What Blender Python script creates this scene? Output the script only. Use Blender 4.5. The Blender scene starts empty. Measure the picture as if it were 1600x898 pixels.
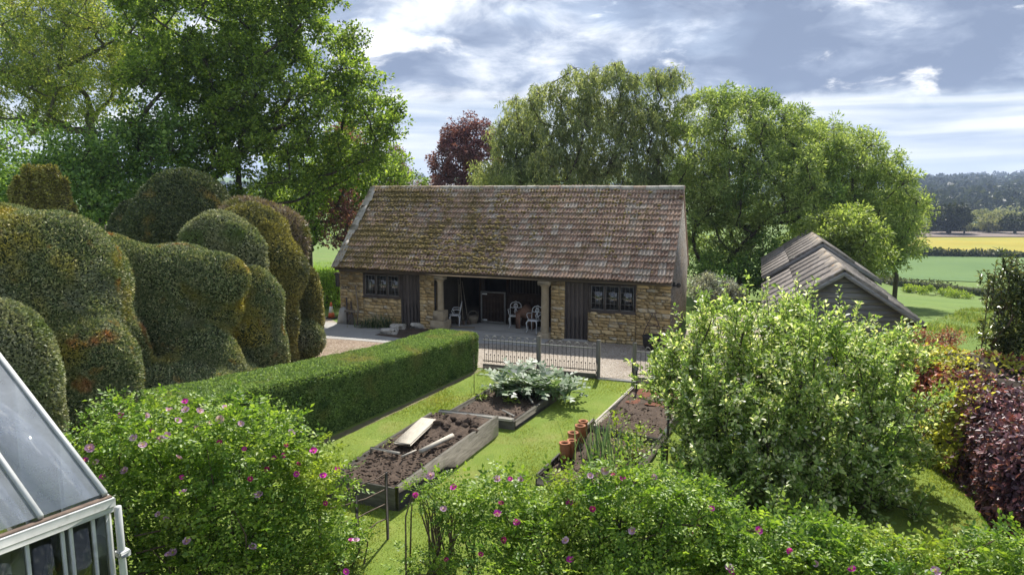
import bpy, bmesh, math, random
import numpy as np
from mathutils import Vector, Matrix, Euler
random.seed(7)
RNG = np.random.default_rng(11)
sc = bpy.context.scene
COL = sc.collection
R = math.radians

# ------------------------------------------------------------------ camera
CAM_H, FPX, HZ = 5.3, 1090.0, 292.6
PITCH = math.atan((449 - HZ) / FPX)
cd = bpy.data.cameras.new('camera'); cam = bpy.data.objects.new('camera', cd); COL.objects.link(cam)
cam.location = (0, 0, CAM_H); cam.rotation_euler = (math.pi/2 - PITCH, 0, 0)
cd.sensor_width = 36; cd.lens = FPX/1600*36; cd.clip_start = .05; cd.clip_end = 12000
sc.camera = cam
# ------------------------------------------------------------------ sun, world, exposure
SUN_AZ, SUN_EL = R(13), R(50)
sd = bpy.data.lights.new('sun', 'SUN'); sd.energy = 3.8; sd.angle = R(.55); sd.color = (1, .955, .88)
sun = bpy.data.objects.new('sun', sd); COL.objects.link(sun)
tos = Vector((math.sin(SUN_AZ)*math.cos(SUN_EL), math.cos(SUN_AZ)*math.cos(SUN_EL), math.sin(SUN_EL)))
sun.rotation_euler = (-tos).to_track_quat('-Z', 'Y').to_euler()
W = bpy.data.worlds.new('World'); sc.world = W; W.use_nodes = True
def build_world():
    n = W.node_tree.nodes; l = W.node_tree.links; n.clear()
    def N(t, **k):
        x = n.new(t)
        for a, b in k.items(): setattr(x, a, b)
        return x
    def mth(op, a, b=None, clamp=False):
        x = N('ShaderNodeMath', operation=op, use_clamp=clamp)
        for i, v in enumerate((a, b)):
            if v is None: continue
            if isinstance(v, (int, float)): x.inputs[i].default_value = v
            else: l.new(v, x.inputs[i])
        return x.outputs[0]
    out = N('ShaderNodeOutputWorld'); bg = N('ShaderNodeBackground'); bg.inputs[1].default_value = .1
    sky = N('ShaderNodeTexSky', sky_type='NISHITA', sun_disc=False, sun_elevation=SUN_EL, sun_rotation=SUN_AZ)
    tc = N('ShaderNodeTexCoord'); sp = N('ShaderNodeSeparateXYZ'); l.new(tc.outputs['Generated'], sp.inputs[0])
    z = mth('MAXIMUM', sp.outputs[2], 0.0)
    zz = mth('ADD', z, .26)
    u = mth('DIVIDE', sp.outputs[0], zz); v = mth('DIVIDE', sp.outputs[1], zz)
    cb = N('ShaderNodeCombineXYZ'); l.new(u, cb.inputs[0]); l.new(v, cb.inputs[1])
    def noise(scale, detail, rough, off, dist=0):
        mp = N('ShaderNodeMapping'); mp.inputs['Location'].default_value = off
        mp.inputs['Scale'].default_value = (scale, scale, scale*2.3); l.new(tc.outputs['Generated'], mp.inputs[0])
        t = N('ShaderNodeTexNoise'); t.inputs['Scale'].default_value = 1; t.inputs['Detail'].default_value = detail
        t.inputs['Roughness'].default_value = rough; t.inputs['Distortion'].default_value = dist
        l.new(mp.outputs[0], t.inputs['Vector']); return t.outputs[0]
    big = noise(3.4, 4, .5, (3.3, 1.75, 0), .5)
    fine = noise(9.5, 10, .6, (7.7, 4.2, 3), .3)
    s = mth('ADD', mth('MULTIPLY', big, .58), mth('MULTIPLY', fine, .42))
    rp = N('ShaderNodeValToRGB'); l.new(s, rp.inputs[0])
    e = rp.color_ramp.elements
    e[0].position = .37; e[0].color = (.60, .61, .62, 1)
    e[1].position = .535; e[1].color = (.135, .17, .245, 1)
    a = e.new(.425); a.color = (.36, .395, .46, 1)
    a = e.new(.47); a.color = (.21, .25, .33, 1)
    # small white breaks
    wb = N('ShaderNodeMapRange', interpolation_type='SMOOTHSTEP'); l.new(noise(7.5, 8, .6, (1.2, 9.1, 5), .4), wb.inputs[0])
    wb.inputs[1].default_value = .57; wb.inputs[2].default_value = .70
    mw = N('ShaderNodeMix', data_type='RGBA'); l.new(wb.outputs[0], mw.inputs[0]); l.new(rp.outputs[0], mw.inputs[6]); mw.inputs[7].default_value = (.74, .74, .74, 1)
    # pale band low down, as thin far cloud piles up
    hz = N('ShaderNodeMapRange', interpolation_type='SMOOTHSTEP'); l.new(mth('ADD', mth('ADD', z, mth('MULTIPLY', mth('SUBTRACT', big, .5), .16)), mth('MULTIPLY', mth('SUBTRACT', fine, .5), .07)), hz.inputs[0])
    hz.inputs[1].default_value = .135; hz.inputs[2].default_value = .105; hz.inputs[3].default_value = 0; hz.inputs[4].default_value = .9
    st = N('ShaderNodeMapping'); st.inputs['Scale'].default_value = (3.5, 3.5, 46); l.new(tc.outputs['Generated'], st.inputs[0])
    sn = N('ShaderNodeTexNoise'); sn.inputs['Scale'].default_value = 1; sn.inputs['Detail'].default_value = 6; sn.inputs['Distortion'].default_value = .4; l.new(st.outputs[0], sn.inputs['Vector'])
    br = N('ShaderNodeValToRGB'); l.new(sn.outputs[0], br.inputs[0]); q = br.color_ramp.elements
    q[0].position = .36; q[0].color = (.27, .325, .41, 1); q[1].position = .64; q[1].color = (.58, .59, .60, 1); q.new(.5).color = (.41, .45, .50, 1)
    lowp = N('ShaderNodeMapRange'); l.new(z, lowp.inputs[0]); lowp.inputs[1].default_value = .06; lowp.inputs[2].default_value = .0; lowp.inputs[3].default_value = 0; lowp.inputs[4].default_value = .7
    bm_ = N('ShaderNodeMix', data_type='RGBA'); l.new(lowp.outputs[0], bm_.inputs[0]); l.new(br.outputs[0], bm_.inputs[6]); bm_.inputs[7].default_value = (.42, .455, .50, 1); band = bm_.outputs[2]
    mh = N('ShaderNodeMix', data_type='RGBA'); l.new(hz.outputs[0], mh.inputs[0]); l.new(mw.outputs[2], mh.inputs[6]); l.new(band, mh.inputs[7])
    sc10 = N('ShaderNodeMix', data_type='RGBA', blend_type='MULTIPLY'); sc10.inputs[0].default_value = 1
    l.new(mh.outputs[2], sc10.inputs[6]); sc10.inputs[7].default_value = (10, 10, 10, 1)
    # a little open blue between the clouds
    op = N('ShaderNodeMapRange'); l.new(noise(2.5, 4, .5, (5.5, 2.2, 9)), op.inputs[0]); op.inputs[1].default_value = .36; op.inputs[2].default_value = .46
    op.inputs[3].default_value = .8; op.inputs[4].default_value = 1
    mx = N('ShaderNodeMix', data_type='RGBA'); l.new(op.outputs[0], mx.inputs[0]); l.new(sky.outputs[0], mx.inputs[6]); l.new(sc10.outputs[2], mx.inputs[7])
    l.new(mx.outputs[2], bg.inputs[0]); l.new(bg.outputs[0], out.inputs[0])
build_world()
vs = sc.view_settings; vs.view_transform = 'Standard'; vs.look = 'None'; vs.exposure = 1.05; vs.gamma = 1; vs.use_curve_mapping = False
sc.render.engine = 'CYCLES'
cy = sc.cycles; cy.max_bounces = 7; cy.diffuse_bounces = 3; cy.glossy_bounces = 2; cy.transmission_bounces = 4; cy.transparent_max_bounces = 8; cy.volume_bounces = 0
cy.use_denoising = True; cy.caustics_reflective = False; cy.caustics_refractive = False

# ------------------------------------------------------------------ pixel -> place
def interp(x, pts):
    return np.interp(x, [p[0] for p in pts], [p[1] for p in pts])
FALL = [(0,0),(30,0),(44,-1.2),(60,-3.9),(100,-8),(170,-13),(250,-13.4),(900,-13.6)]
HILL = [(0,0),(560,0),(760,5),(1100,17),(1600,33),(2300,49),(5000,56)]
def tz(x, y):
    x = np.asarray(x, float); y = np.asarray(y, float)
    r = np.hypot(x, y); az = np.arctan2(x, y)
    h = interp(r, HILL)*(1 + .14*np.sin(az*9+1) + .09*np.sin(az*23+r*.002))
    return interp(.87*y+.5*x, FALL) + h
def ray(px, py):
    u = (px-800)/FPX; v = (449-py)/FPX
    return np.array([u, math.cos(PITCH)+v*math.sin(PITCH), -math.sin(PITCH)+v*math.cos(PITCH)])
def G(px, py, z=0.0):
    d = ray(px, py); t = (z-CAM_H)/d[2]; return np.array([0, 0, CAM_H])+t*d
def GT(px, py):                       # where the ray meets the terrain
    d = ray(px, py); t = 5.
    while t < 6000:
        if CAM_H+t*d[2] < tz(t*d[0], t*d[1]): break
        t *= 1.004
    return np.array([t*d[0], t*d[1], float(tz(t*d[0], t*d[1]))])
def AT(px, py, Y):                    # the point of the ray at depth Y
    d = ray(px, py); return np.array([0, 0, CAM_H])+Y/d[1]*d
def ELL(px, py, rx, ry, Y, depth=1.0): # an ellipsoid of crown seen at depth Y
    c = AT(px, py, Y); k = Y/FPX
    return (c[0], c[1], c[2], rx*k, rx*k*depth, ry*k)

# ------------------------------------------------------------------ mesh helpers
def np_mesh(name, V, F, mat=None, smooth=False):
    """V (n,3); F (m,k) same-size faces, or list of such arrays"""
    me = bpy.data.meshes.new(name)
    V = np.asarray(V, np.float32).reshape(-1, 3)
    Fs = F if isinstance(F, list) else [F]
    Fs = [np.asarray(f, np.int32) for f in Fs if len(f)]
    lo = np.concatenate([f.ravel() for f in Fs]); tot = np.concatenate([np.full(len(f), f.shape[1], np.int32) for f in Fs])
    st = np.concatenate([[0], np.cumsum(tot)[:-1]]).astype(np.int32)
    me.vertices.add(len(V)); me.vertices.foreach_set('co', V.ravel())
    me.loops.add(len(lo)); me.loops.foreach_set('vertex_index', lo)
    me.polygons.add(len(tot)); me.polygons.foreach_set('loop_start', st)
    try: me.polygons.foreach_set('loop_total', tot)
    except Exception: pass
    if smooth: me.polygons.foreach_set('use_smooth', np.ones(len(tot), bool))
    me.update(calc_edges=True); me.validate()
    if mat: me.materials.append(mat)
    return me
def link(name, me, parent=None, loc=None, rot=None, scale=None):
    o = bpy.data.objects.new(name, me); COL.objects.link(o)
    if parent: o.parent = parent
    if loc is not None: o.location = loc
    if rot is not None: o.rotation_euler = rot
    if scale is not None: o.scale = scale
    return o
def tag(o, label=None, cat=None, group=None, kind=None):
    for k, v in (('label', label), ('category', cat), ('group', group), ('kind', kind)):
        if v: o[k] = v
    return o
def thing(name, label, cat, loc=(0,0,0), rz=0, group=None):
    o = bpy.data.objects.new(name, None); COL.objects.link(o); o.empty_display_size = .1
    o.location = loc; o.rotation_euler = (0, 0, rz)
    return tag(o, label, cat, group)
def struct(o): o['kind'] = 'structure'; return o
class MB:
    def __init__(s): s.V = []; s.F = {}; s.n = 0
    def add(s, V, F):
        V = np.asarray(V, float).reshape(-1, 3)
        for f in F: s.F.setdefault(len(f), []).append([i+s.n for i in f])
        s.V.append(V); s.n += len(V); return s
    def box(s, lo, hi, bev=0.0, M=None, jit=0):
        lo = np.array(lo, float); hi = np.array(hi, float)
        if bev <= 0:
            V = np.array([[(lo, hi)[i][0], (lo, hi)[j][1], (lo, hi)[k][2]] for i in (0,1) for j in (0,1) for k in (0,1)])
            F = [(0,1,3,2),(4,6,7,5),(0,4,5,1),(2,3,7,6),(0,2,6,4),(1,5,7,3)]
        else:
            b = np.minimum(bev, (hi-lo)*.45)
            V = []; idx = {}
            for i in (0,1):
                for j in (0,1):
                    for k in (0,1):
                        c = np.array([(lo,hi)[i][0], (lo,hi)[j][1], (lo,hi)[k][2]])
                        sg = np.array([1-2*i, 1-2*j, 1-2*k])*b
                        for ax in range(3):
                            p = c+sg; p[ax] = c[ax]; idx[(i,j,k,ax)] = len(V); V.append(p)
            V = np.array(V); F = []
            q = lambda a, ring: F.append([idx[t+(a,)] for t in ring])
            q(0, [(0,0,0),(0,0,1),(0,1,1),(0,1,0)]); q(0, [(1,0,0),(1,1,0),(1,1,1),(1,0,1)])
            q(1, [(0,0,0),(1,0,0),(1,0,1),(0,0,1)]); q(1, [(0,1,0),(0,1,1),(1,1,1),(1,1,0)])
            q(2, [(0,0,0),(0,1,0),(1,1,0),(1,0,0)]); q(2, [(0,0,1),(1,0,1),(1,1,1),(0,1,1)])
            for ax in range(3):
                o1, o2 = [a for a in range(3) if a != ax]
                for m in (0,1):
                    for n_ in (0,1):
                        t0 = [0,0,0]; t0[o1] = m; t0[o2] = n_; t1 = list(t0); t1[ax] = 1
                        t0, t1 = tuple(t0), tuple(t1)
                        f = [idx[t0+(o1,)], idx[t1+(o1,)], idx[t1+(o2,)], idx[t0+(o2,)]]
                        F.append(f)
            for i in (0,1):
                for j in (0,1):
                    for k in (0,1): F.append([idx[(i,j,k,a)] for a in range(3)])
        if jit: V = V+RNG.normal(0, jit, V.shape)
        if M is not None: V = V@np.array(M)[:3,:3].T+np.array(M)[:3,3]
        return s.add(V, F)
    def tube(s, P, r, n=6, cap=True):
        P = np.asarray(P, float); r = np.broadcast_to(r, (len(P),))
        T = np.gradient(P, axis=0); T /= np.linalg.norm(T, axis=1)[:,None]+1e-9
        up = np.array([0,0,1.]) if abs(T[0][2]) < .9 else np.array([1.,0,0])
        V = []
        a = np.arange(n)*2*np.pi/n
        for p, t, q in zip(P, T, r):
            x = np.cross(t, up); x /= np.linalg.norm(x)+1e-9; y = np.cross(x, t)
            up = np.cross(x, t)
            V.append(p+q*(np.cos(a)[:,None]*x+np.sin(a)[:,None]*y))
        F = []
        for i in range(len(P)-1):
            for j in range(n):
                k = (j+1) % n; F.append((i*n+j, i*n+k, (i+1)*n+k, (i+1)*n+j))
        if cap: F += [tuple(range(n))[::-1], tuple((len(P)-1)*n+j for j in range(n))]
        return s.add(np.concatenate(V), F)
    def lathe(s, prof, n=12, c=(0,0,0)):
        a = np.arange(n)*2*np.pi/n; V = []; F = []
        for r_, z in prof: V.append(np.stack([r_*np.cos(a), r_*np.sin(a), np.full(n, z)], 1))
        for i in range(len(prof)-1):
            for j in range(n):
                k = (j+1) % n; F.append((i*n+j, i*n+k, (i+1)*n+k, (i+1)*n+j))
        F += [tuple(range(n))[::-1], tuple((len(prof)-1)*n+j for j in range(n))]
        return s.add(np.concatenate(V)+np.array(c), F)
    def prism(s, poly, axis_vec):       # closed 3d polygon extruded
        P = np.asarray(poly, float); n = len(P); V = np.concatenate([P, P+np.array(axis_vec)])
        F = [tuple(range(n))[::-1], tuple(range(n, 2*n))]+[(i, (i+1) % n, (i+1) % n+n, i+n) for i in range(n)]
        return s.add(V, F)
    def mesh(s, name, mat=None, smooth=False):
        return np_mesh(name, np.concatenate(s.V), [np.array(v) for v in s.F.values()], mat, smooth)
    def obj(s, name, mat, parent=None, loc=None, rot=None, smooth=False):
        return link(name, s.mesh(name, mat, smooth), parent, loc, rot)

# ------------------------------------------------------------------ materials
def _mat(name):
    m = bpy.data.materials.new(name); m.use_nodes = True; n = m.node_tree.nodes; n.clear()
    return m, n, m.node_tree.links
def c4(c): return (c[0], c[1], c[2], 1)
class NT:
    def __init__(s, m): s.n = m.node_tree.nodes; s.l = m.node_tree.links
    def N(s, t, **k):
        x = s.n.new(t)
        for a, b in k.items(): setattr(x, a, b)
        return x
    def put(s, sock, v):
        if isinstance(v, bpy.types.NodeSocket): s.l.new(v, sock)
        else: sock.default_value = v
    def math(s, op, a, b=0.0, clamp=False):
        x = s.N('ShaderNodeMath', operation=op, use_clamp=clamp); s.put(x.inputs[0], a); s.put(x.inputs[1], b); return x.outputs[0]
    def mix(s, f, a, b, mode='MIX'):
        x = s.N('ShaderNodeMix', data_type='RGBA', blend_type=mode); s.put(x.inputs[0], f)
        s.put(x.inputs[6], c4(a) if isinstance(a, tuple) else a); s.put(x.inputs[7], c4(b) if isinstance(b, tuple) else b); return x.outputs[2]
    def coord(s, kind='pos', scale=(1,1,1)):
        if kind == 'pos': o = s.N('ShaderNodeNewGeometry').outputs['Position']
        else: o = s.N('ShaderNodeTexCoord').outputs['Object']
        m = s.N('ShaderNodeMapping'); m.inputs['Scale'].default_value = scale; s.l.new(o, m.inputs[0]); return m.outputs[0]
    def noise(s, vec, scale, detail=4, rough=.55, dist=0):
        t = s.N('ShaderNodeTexNoise'); t.inputs['Scale'].default_value = scale; t.inputs['Detail'].default_value = detail
        t.inputs['Roughness'].default_value = rough; t.inputs['Distortion'].default_value = dist; s.l.new(vec, t.inputs['Vector']); return t.outputs[0]
    def rng(s, v, a, b, c=0., d=1.):
        t = s.N('ShaderNodeMapRange'); s.l.new(v, t.inputs[0])
        for i, q in enumerate((a, b, c, d)): t.inputs[i+1].default_value = q
        return t.outputs[0]
    def rand(s):
        a = s.N('ShaderNodeObjectInfo').outputs['Random']; b = s.N('ShaderNodeNewGeometry').outputs['Random Per Island']
        return s.math('FRACT', s.math('ADD', a, b))
    def ramp(s, f, stops):
        r = s.N('ShaderNodeValToRGB'); s.l.new(f, r.inputs[0]); e = r.color_ramp.elements
        e[0].position, e[0].color = stops[0][0], c4(stops[0][1]); e[1].position, e[1].color = stops[-1][0], c4(stops[-1][1])
        for p, c in stops[1:-1]: e.new(p).color = c4(c)
        return r.outputs[0]
    def val(s, col, v):
        h = s.N('ShaderNodeHueSaturation'); s.put(h.inputs['Value'], v); s.l.new(col, h.inputs['Color']); return h.outputs[0]
def M(name, c1, c2=None, scale=4, rough=.85, bump=0., bscale=40, rnd=0., metal=0., kind='pos', stretch=(1,1,1), ramp=None, spots=None, detail=5, spec=.3):
    m, n, l = _mat(name); t = NT(m)
    vec = t.coord(kind, stretch)
    f = t.rng(t.noise(vec, scale, detail, .6), .32, .68)
    if ramp: col = t.ramp(t.math('ADD', t.math('MULTIPLY', t.rand(), .75), t.math('MULTIPLY', f, .25)), ramp)
    else: col = t.mix(f, c1, c2 or c1)
    if spots:                    # (colour, scale, lo, hi)
        for cc, s_, lo, hi in spots: col = t.mix(t.rng(t.noise(t.coord('pos'), s_, 6, .65), lo, hi), col, cc)
    if rnd: col = t.val(col, t.math('ADD', t.math('MULTIPLY', t.rand(), rnd), 1-rnd/2))
    b = t.N('ShaderNodeBsdfPrincipled'); t.put(b.inputs['Base Color'], col if isinstance(col, bpy.types.NodeSocket) else c4(col))
    b.inputs['Roughness'].default_value = rough; b.inputs['Metallic'].default_value = metal; b.inputs['Specular IOR Level'].default_value = spec
    if bump:
        bp = t.N('ShaderNodeBump'); bp.inputs['Strength'].default_value = 1; bp.inputs['Distance'].default_value = bump
        t.l.new(t.noise(vec, bscale, 6, .65), bp.inputs['Height']); t.l.new(bp.outputs[0], b.inputs['Normal'])
    o = t.N('ShaderNodeOutputMaterial'); t.l.new(b.outputs[0], o.inputs[0]); return m
def LEAF(name, ramp, patches=(), tl=.4, rough=.5, spec=.35, tcol=1.25, gain=1.4):
    """ramp: colours spread over the leaves; patches: (colour, scale, lo, hi) that follow the plant"""
    m, n, l = _mat(name); t = NT(m); fix = lambda c: tuple(min(.85, v*gain*k) for v, k in zip(c, (1.18, .97, 1.28) if c[1] > c[0] else (1, 1, 1))); ramp = [(p, fix(c)) for p, c in ramp]; patches = [(fix(c), a, b, d) for c, a, b, d in patches]; col = t.ramp(t.rand(), ramp)
    for i, (cc, s_, lo, hi) in enumerate(patches):
        v = t.N('ShaderNodeVectorMath', operation='ADD'); t.l.new(t.coord('pos'), v.inputs[0]); v.inputs[1].default_value = (3.7*i+1, 9.1*i, 5.3*i)
        col = t.mix(t.rng(t.noise(v.outputs[0], s_, 3, .6), lo, hi), col, cc)
    col = t.val(col, t.math('ADD', t.math('MULTIPLY', t.rand(), .5), .75))
    b = t.N('ShaderNodeBsdfPrincipled'); t.l.new(col, b.inputs['Base Color']); b.inputs['Roughness'].default_value = rough; b.inputs['Specular IOR Level'].default_value = spec
    o = t.N('ShaderNodeOutputMaterial')
    if tl:
        tr = t.N('ShaderNodeBsdfTranslucent'); t.l.new(t.mix(1., col, (tcol*1.05, tcol*1.1, tcol*.55), 'MULTIPLY'), tr.inputs[0])
        ms = t.N('ShaderNodeMixShader'); ms.inputs[0].default_value = tl; t.l.new(b.outputs[0], ms.inputs[1]); t.l.new(tr.outputs[0], ms.inputs[2]); t.l.new(ms.outputs[0], o.inputs[0])
    else: t.l.new(b.outputs[0], o.inputs[0])
    return m
def GLASS(name, tint=(1,1,1), base=.06, rough=.02, haze=0., refl=.9):
    m, n, l = _mat(name); t = NT(m)
    tr = t.N('ShaderNodeBsdfTransparent'); tr.inputs[0].default_value = c4(tint); gl = t.N('ShaderNodeBsdfGlossy'); gl.inputs['Roughness'].default_value = rough
    fr = t.N('ShaderNodeFresnel'); fr.inputs[0].default_value = 1.5
    f = t.math('ADD', t.math('MULTIPLY', fr.outputs[0], refl), base, True)
    ms = t.N('ShaderNodeMixShader'); t.l.new(f, ms.inputs[0]); t.l.new(tr.outputs[0], ms.inputs[1]); t.l.new(gl.outputs[0], ms.inputs[2])
    res = ms.outputs[0]
    if haze:                      # pale haze mixed into the pane, toning it like bright gravel beyond
        df = t.N('ShaderNodeBsdfDiffuse'); df.inputs[0].default_value = (.62, .66, .72, 1)
        tl_ = t.N('ShaderNodeBsdfTranslucent'); tl_.inputs[0].default_value = (.62, .66, .72, 1)
        m0 = t.N('ShaderNodeMixShader'); m0.inputs[0].default_value = .5; t.l.new(df.outputs[0], m0.inputs[1]); t.l.new(tl_.outputs[0], m0.inputs[2])
        m2 = t.N('ShaderNodeMixShader'); t.put(m2.inputs[0], t.rng(t.noise(t.coord('pos', (1,1,1)), 2.2, 6, .65), .3, .75, haze*.55, haze))
        t.l.new(res, m2.inputs[1]); t.l.new(m0.outputs[0], m2.inputs[2]); res = m2.outputs[0]
    o = t.N('ShaderNodeOutputMaterial'); t.l.new(res, o.inputs[0]); return m

# ------------------------------------------------------------------ foliage helpers
def unit(v): return v/(np.linalg.norm(v, axis=-1, keepdims=True)+1e-9)
def rsph(n, rng=RNG): return unit(rng.normal(size=(n, 3)))
def leaf_arrays(P, D, Nn, L, Wd, fold=.25, curl=.0, six=False):
    n = len(P); D = unit(D); S = unit(np.cross(D, Nn)); U = np.cross(S, D)
    L = np.broadcast_to(L, (n,))[:,None]; Wd = np.broadcast_to(Wd, (n,))[:,None]
    if six:
        V = np.stack([P, P+D*L*.28+S*Wd*.42+U*Wd*fold, P+D*L*.68+S*Wd*.42+U*(Wd*fold-L*curl*.4), P+D*L-U*L*curl,
                      P+D*L*.68-S*Wd*.42+U*(Wd*fold-L*curl*.4), P+D*L*.28-S*Wd*.42+U*Wd*fold], 1).reshape(-1, 3)
        b = (np.arange(n)*6)[:,None]; F = np.concatenate([b+np.array([[0,1,2,3]]), b+np.array([[0,3,4,5]])])
    else:
        V = np.stack([P, P+D*L*.5+S*Wd*.5+U*Wd*fold, P+D*L-U*L*curl, P+D*L*.5-S*Wd*.5+U*Wd*fold], 1).reshape(-1, 3)
        b = (np.arange(n)*4)[:,None]; F = np.concatenate([b+np.array([[0,1,2]]), b+np.array([[0,2,3]])])
    return V, F
def lumps(seed, k, amp, n=7):
    r = np.random.default_rng(seed); K = r.normal(size=(n, 3))*k; ph = r.uniform(0, 6.28, n); A = r.uniform(.4, 1, n)*amp/math.sqrt(n)
    return lambda p: (np.sin(p@K.T+ph)*A).sum(-1)
def skeleton(base, trunk, targets, r0, tip=.012, wob=.12, rng=RNG):
    """trunk: list of points from the base; grow a branch to every target from the nearest wood"""
    nodes = [np.array(p, float) for p in trunk]; par = [-1]+list(range(len(trunk)-1)); 
    c0 = np.array(trunk[-1]); order = np.argsort(np.linalg.norm(targets-c0, axis=1))
    ends = []
    for ti in order:
        t = targets[ti]; A = np.array(nodes[1:]) if len(nodes) > 1 else np.array(nodes)
        d = np.linalg.norm(A-t, axis=1); d = d+1.6*np.maximum(0, A[:,2]-t[2]+.35)
        j = int(np.argmin(d))+(1 if len(nodes) > 1 else 0); a = nodes[j]; L = np.linalg.norm(t-a); k = max(2, int(L/.8)+1)
        sag = np.array([0, 0, -.05*L]); last = j
        for q in range(1, k+1):
            f = q/k; p = a+(t-a)*f+sag*math.sin(math.pi*f)*1.0+(rng.normal(0, wob*L/k, 3) if q < k else 0)
            nodes.append(p); par.append(last); last = len(nodes)-1
        ends.append(last)
    n = len(nodes); w = np.zeros(n)
    for e in ends: w[e] += tip**2.4
    for i in range(n-1, 0, -1): w[par[i]] += w[i]
    rad = np.maximum(w, tip**2.4)**(1/2.4)
    sc_ = r0/rad[0]; rad = np.where(rad > tip*1.5, rad*(1+(sc_-1)*np.clip((rad-tip)/(rad[0]-tip+1e-6), 0, 1)), rad)
    return np.array(nodes), par, rad
def wood_mesh(name, nodes, par, rad, mat, n=5):
    V = []; F = []; b = 0; a = np.arange(n)*2*np.pi/n
    for i in range(1, len(nodes)):
        p, q = nodes[par[i]], nodes[i]; t = q-p; L = np.linalg.norm(t)
        if L < 1e-5: continue
        t = t/L; x = np.cross(t, [0,0,1.] if abs(t[2]) < .9 else [1.,0,0]); x /= np.linalg.norm(x); y = np.cross(x, t)
        ring = np.cos(a)[:,None]*x+np.sin(a)[:,None]*y
        rp = min(rad[par[i]], rad[i]*1.25)
        V.append(p-t*rp*.3+rp*ring); V.append(q+rad[i]*ring)
        for j in range(n): F.append((b+j, b+(j+1) % n, b+n+(j+1) % n, b+n+j))
        b += 2*n
    return np_mesh(name, np.concatenate(V), np.array(F), mat, True)
def in_ells(p, ells, s=1.0):
    r = np.zeros(len(p), bool)
    for e in ells: r |= (((p-np.array(e[:3]))/(np.array(e[3:])*s))**2).sum(1) < 1
    return r
def sample_clumps(ells, n, rmin, lo=.55, rng=RNG, zmin=.6):
    vol = np.array([e[3]*e[4]*e[5] for e in ells])**(2/3); vol /= vol.sum(); out = []
    for tr in range(n*25):
        e = ells[rng.choice(len(ells), p=vol)]; d = rng.normal(size=3); d /= np.linalg.norm(d)
        p = np.array(e[:3])+d*np.array(e[3:])*rng.uniform(lo, 1)**.6
        if p[2] < zmin: continue
        if out and np.min(np.linalg.norm(np.array(out)-p, axis=1)) < rmin: continue
        out.append(p)
        if len(out) >= n: break
    return np.array(out)
def tree(name, label, base, ells, leafmat, bark, nclump=90, rmin=.8, cr=1.1, nsub=26, sr=.32, nleaf=12, L=.15, Wd=.1, trunk_h=2.5, trunk_r=.3, flat=.75,
         weep=0., six=False, group=None, cat='tree', lo=.55, twig=True, seed=1, upl=.3, zmin=.8, lean=(0,0), crown='crown', tip=.014, trunkname='trunk'):
    rng = np.random.default_rng(seed); base = np.array(base, float)
    cl = sample_clumps(ells, nclump, rmin, lo, rng, zmin+base[2])
    tp = [base-np.array([0,0,.15]), base+np.array([lean[0]*.3, lean[1]*.3, trunk_h*.5]), base+np.array([lean[0], lean[1], trunk_h])]
    nodes, par, rad = skeleton(base, tp, cl, trunk_r, tip=tip, rng=rng)
    # twigs and leaf groups
    n = len(cl)*nsub; cc = np.repeat(cl, nsub, 0); crr = np.repeat(cr*rng.uniform(.65, 1.25, len(cl)), nsub)[:,None]
    d = rsph(n, rng); d[:,2] = d[:,2]*flat+.12
    sp = cc+d*crr*rng.uniform(.35, 1, (n,1))**.7
    keep = sp[:,2] > base[2]+.15; sp, cc, d = sp[keep], cc[keep], d[keep]; n = len(sp)
    t = thing(name, label, cat, tuple(base), 0, group)
    wm = wood_mesh('trunk', nodes, par, rad, bark, 6)
    off = -base
    o = link(trunkname, wm, t, off)
    if twig:
        sel = np.arange(0, n, 2); P0 = cc[sel]+rng.normal(0, .05, (len(sel),3)); P1 = sp[sel]; D = unit(P1-P0); S = unit(np.cross(D, rsph(len(sel), rng))); U = np.cross(S, D); w_ = tip*.55
        tri = [S*w_, (-.5*S+.87*U)*w_, (-.5*S-.87*U)*w_]; V = np.stack([P0+tri[0], P0+tri[1], P0+tri[2], P1+tri[0]*.4, P1+tri[1]*.4, P1+tri[2]*.4], 1).reshape(-1,3)
        b = (np.arange(len(sel))*6)[:,None]; F = np.concatenate([b+np.array([q]) for q in ([0,1,4,3],[1,2,5,4],[2,0,3,5])])
        link('twigs', np_mesh('twigs', V, F, bark), o)['kind'] = 'stuff'
    m = n*nleaf
    if weep > 0:
        ln = rng.uniform(.35, 1., n)*weep; f = rng.uniform(0, 1, (n, nleaf)); sw = rng.normal(0, .22, (n,1,2))
        P = np.repeat(sp[:,None,:], nleaf, 1).copy(); P[:,:,2] -= f*ln[:,None]; P[:,:,:2] += sw*f[:,:,None]*ln[:,None,None]+rng.normal(0, .045, (n, nleaf, 2))
        P[:,:,:2] += (d[:,None,:2]*.35)*np.sqrt(f)[:,:,None]
        P = P.reshape(-1,3); D = rng.normal(0, .5, (m,3)); D[:,2] -= .9; Nn = rsph(m, rng)
    else:
        dd = rsph(m, rng); P = np.repeat(sp, nleaf, 0)+dd*sr*rng.uniform(.2, 1, (m,1))
        D = dd+np.repeat(d, nleaf, 0)*.5; D[:,2] += rng.normal(-.1, .3, m)+upl*.3; Nn = rsph(m, rng)*.8; Nn[:,2] += .9
    k = P[:,2] > base[2]+.05; P, D, Nn = P[k], D[k], Nn[k]; m = len(P)
    s_ = rng.uniform(.65, 1.25, m)
    V, F = leaf_arrays(P, D, Nn, L*s_, Wd*s_, rng.uniform(.05, .3, (m,1)), .12, six)
    link(crown, np_mesh(crown, V, F, leafmat), t, off)
    return t
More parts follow.
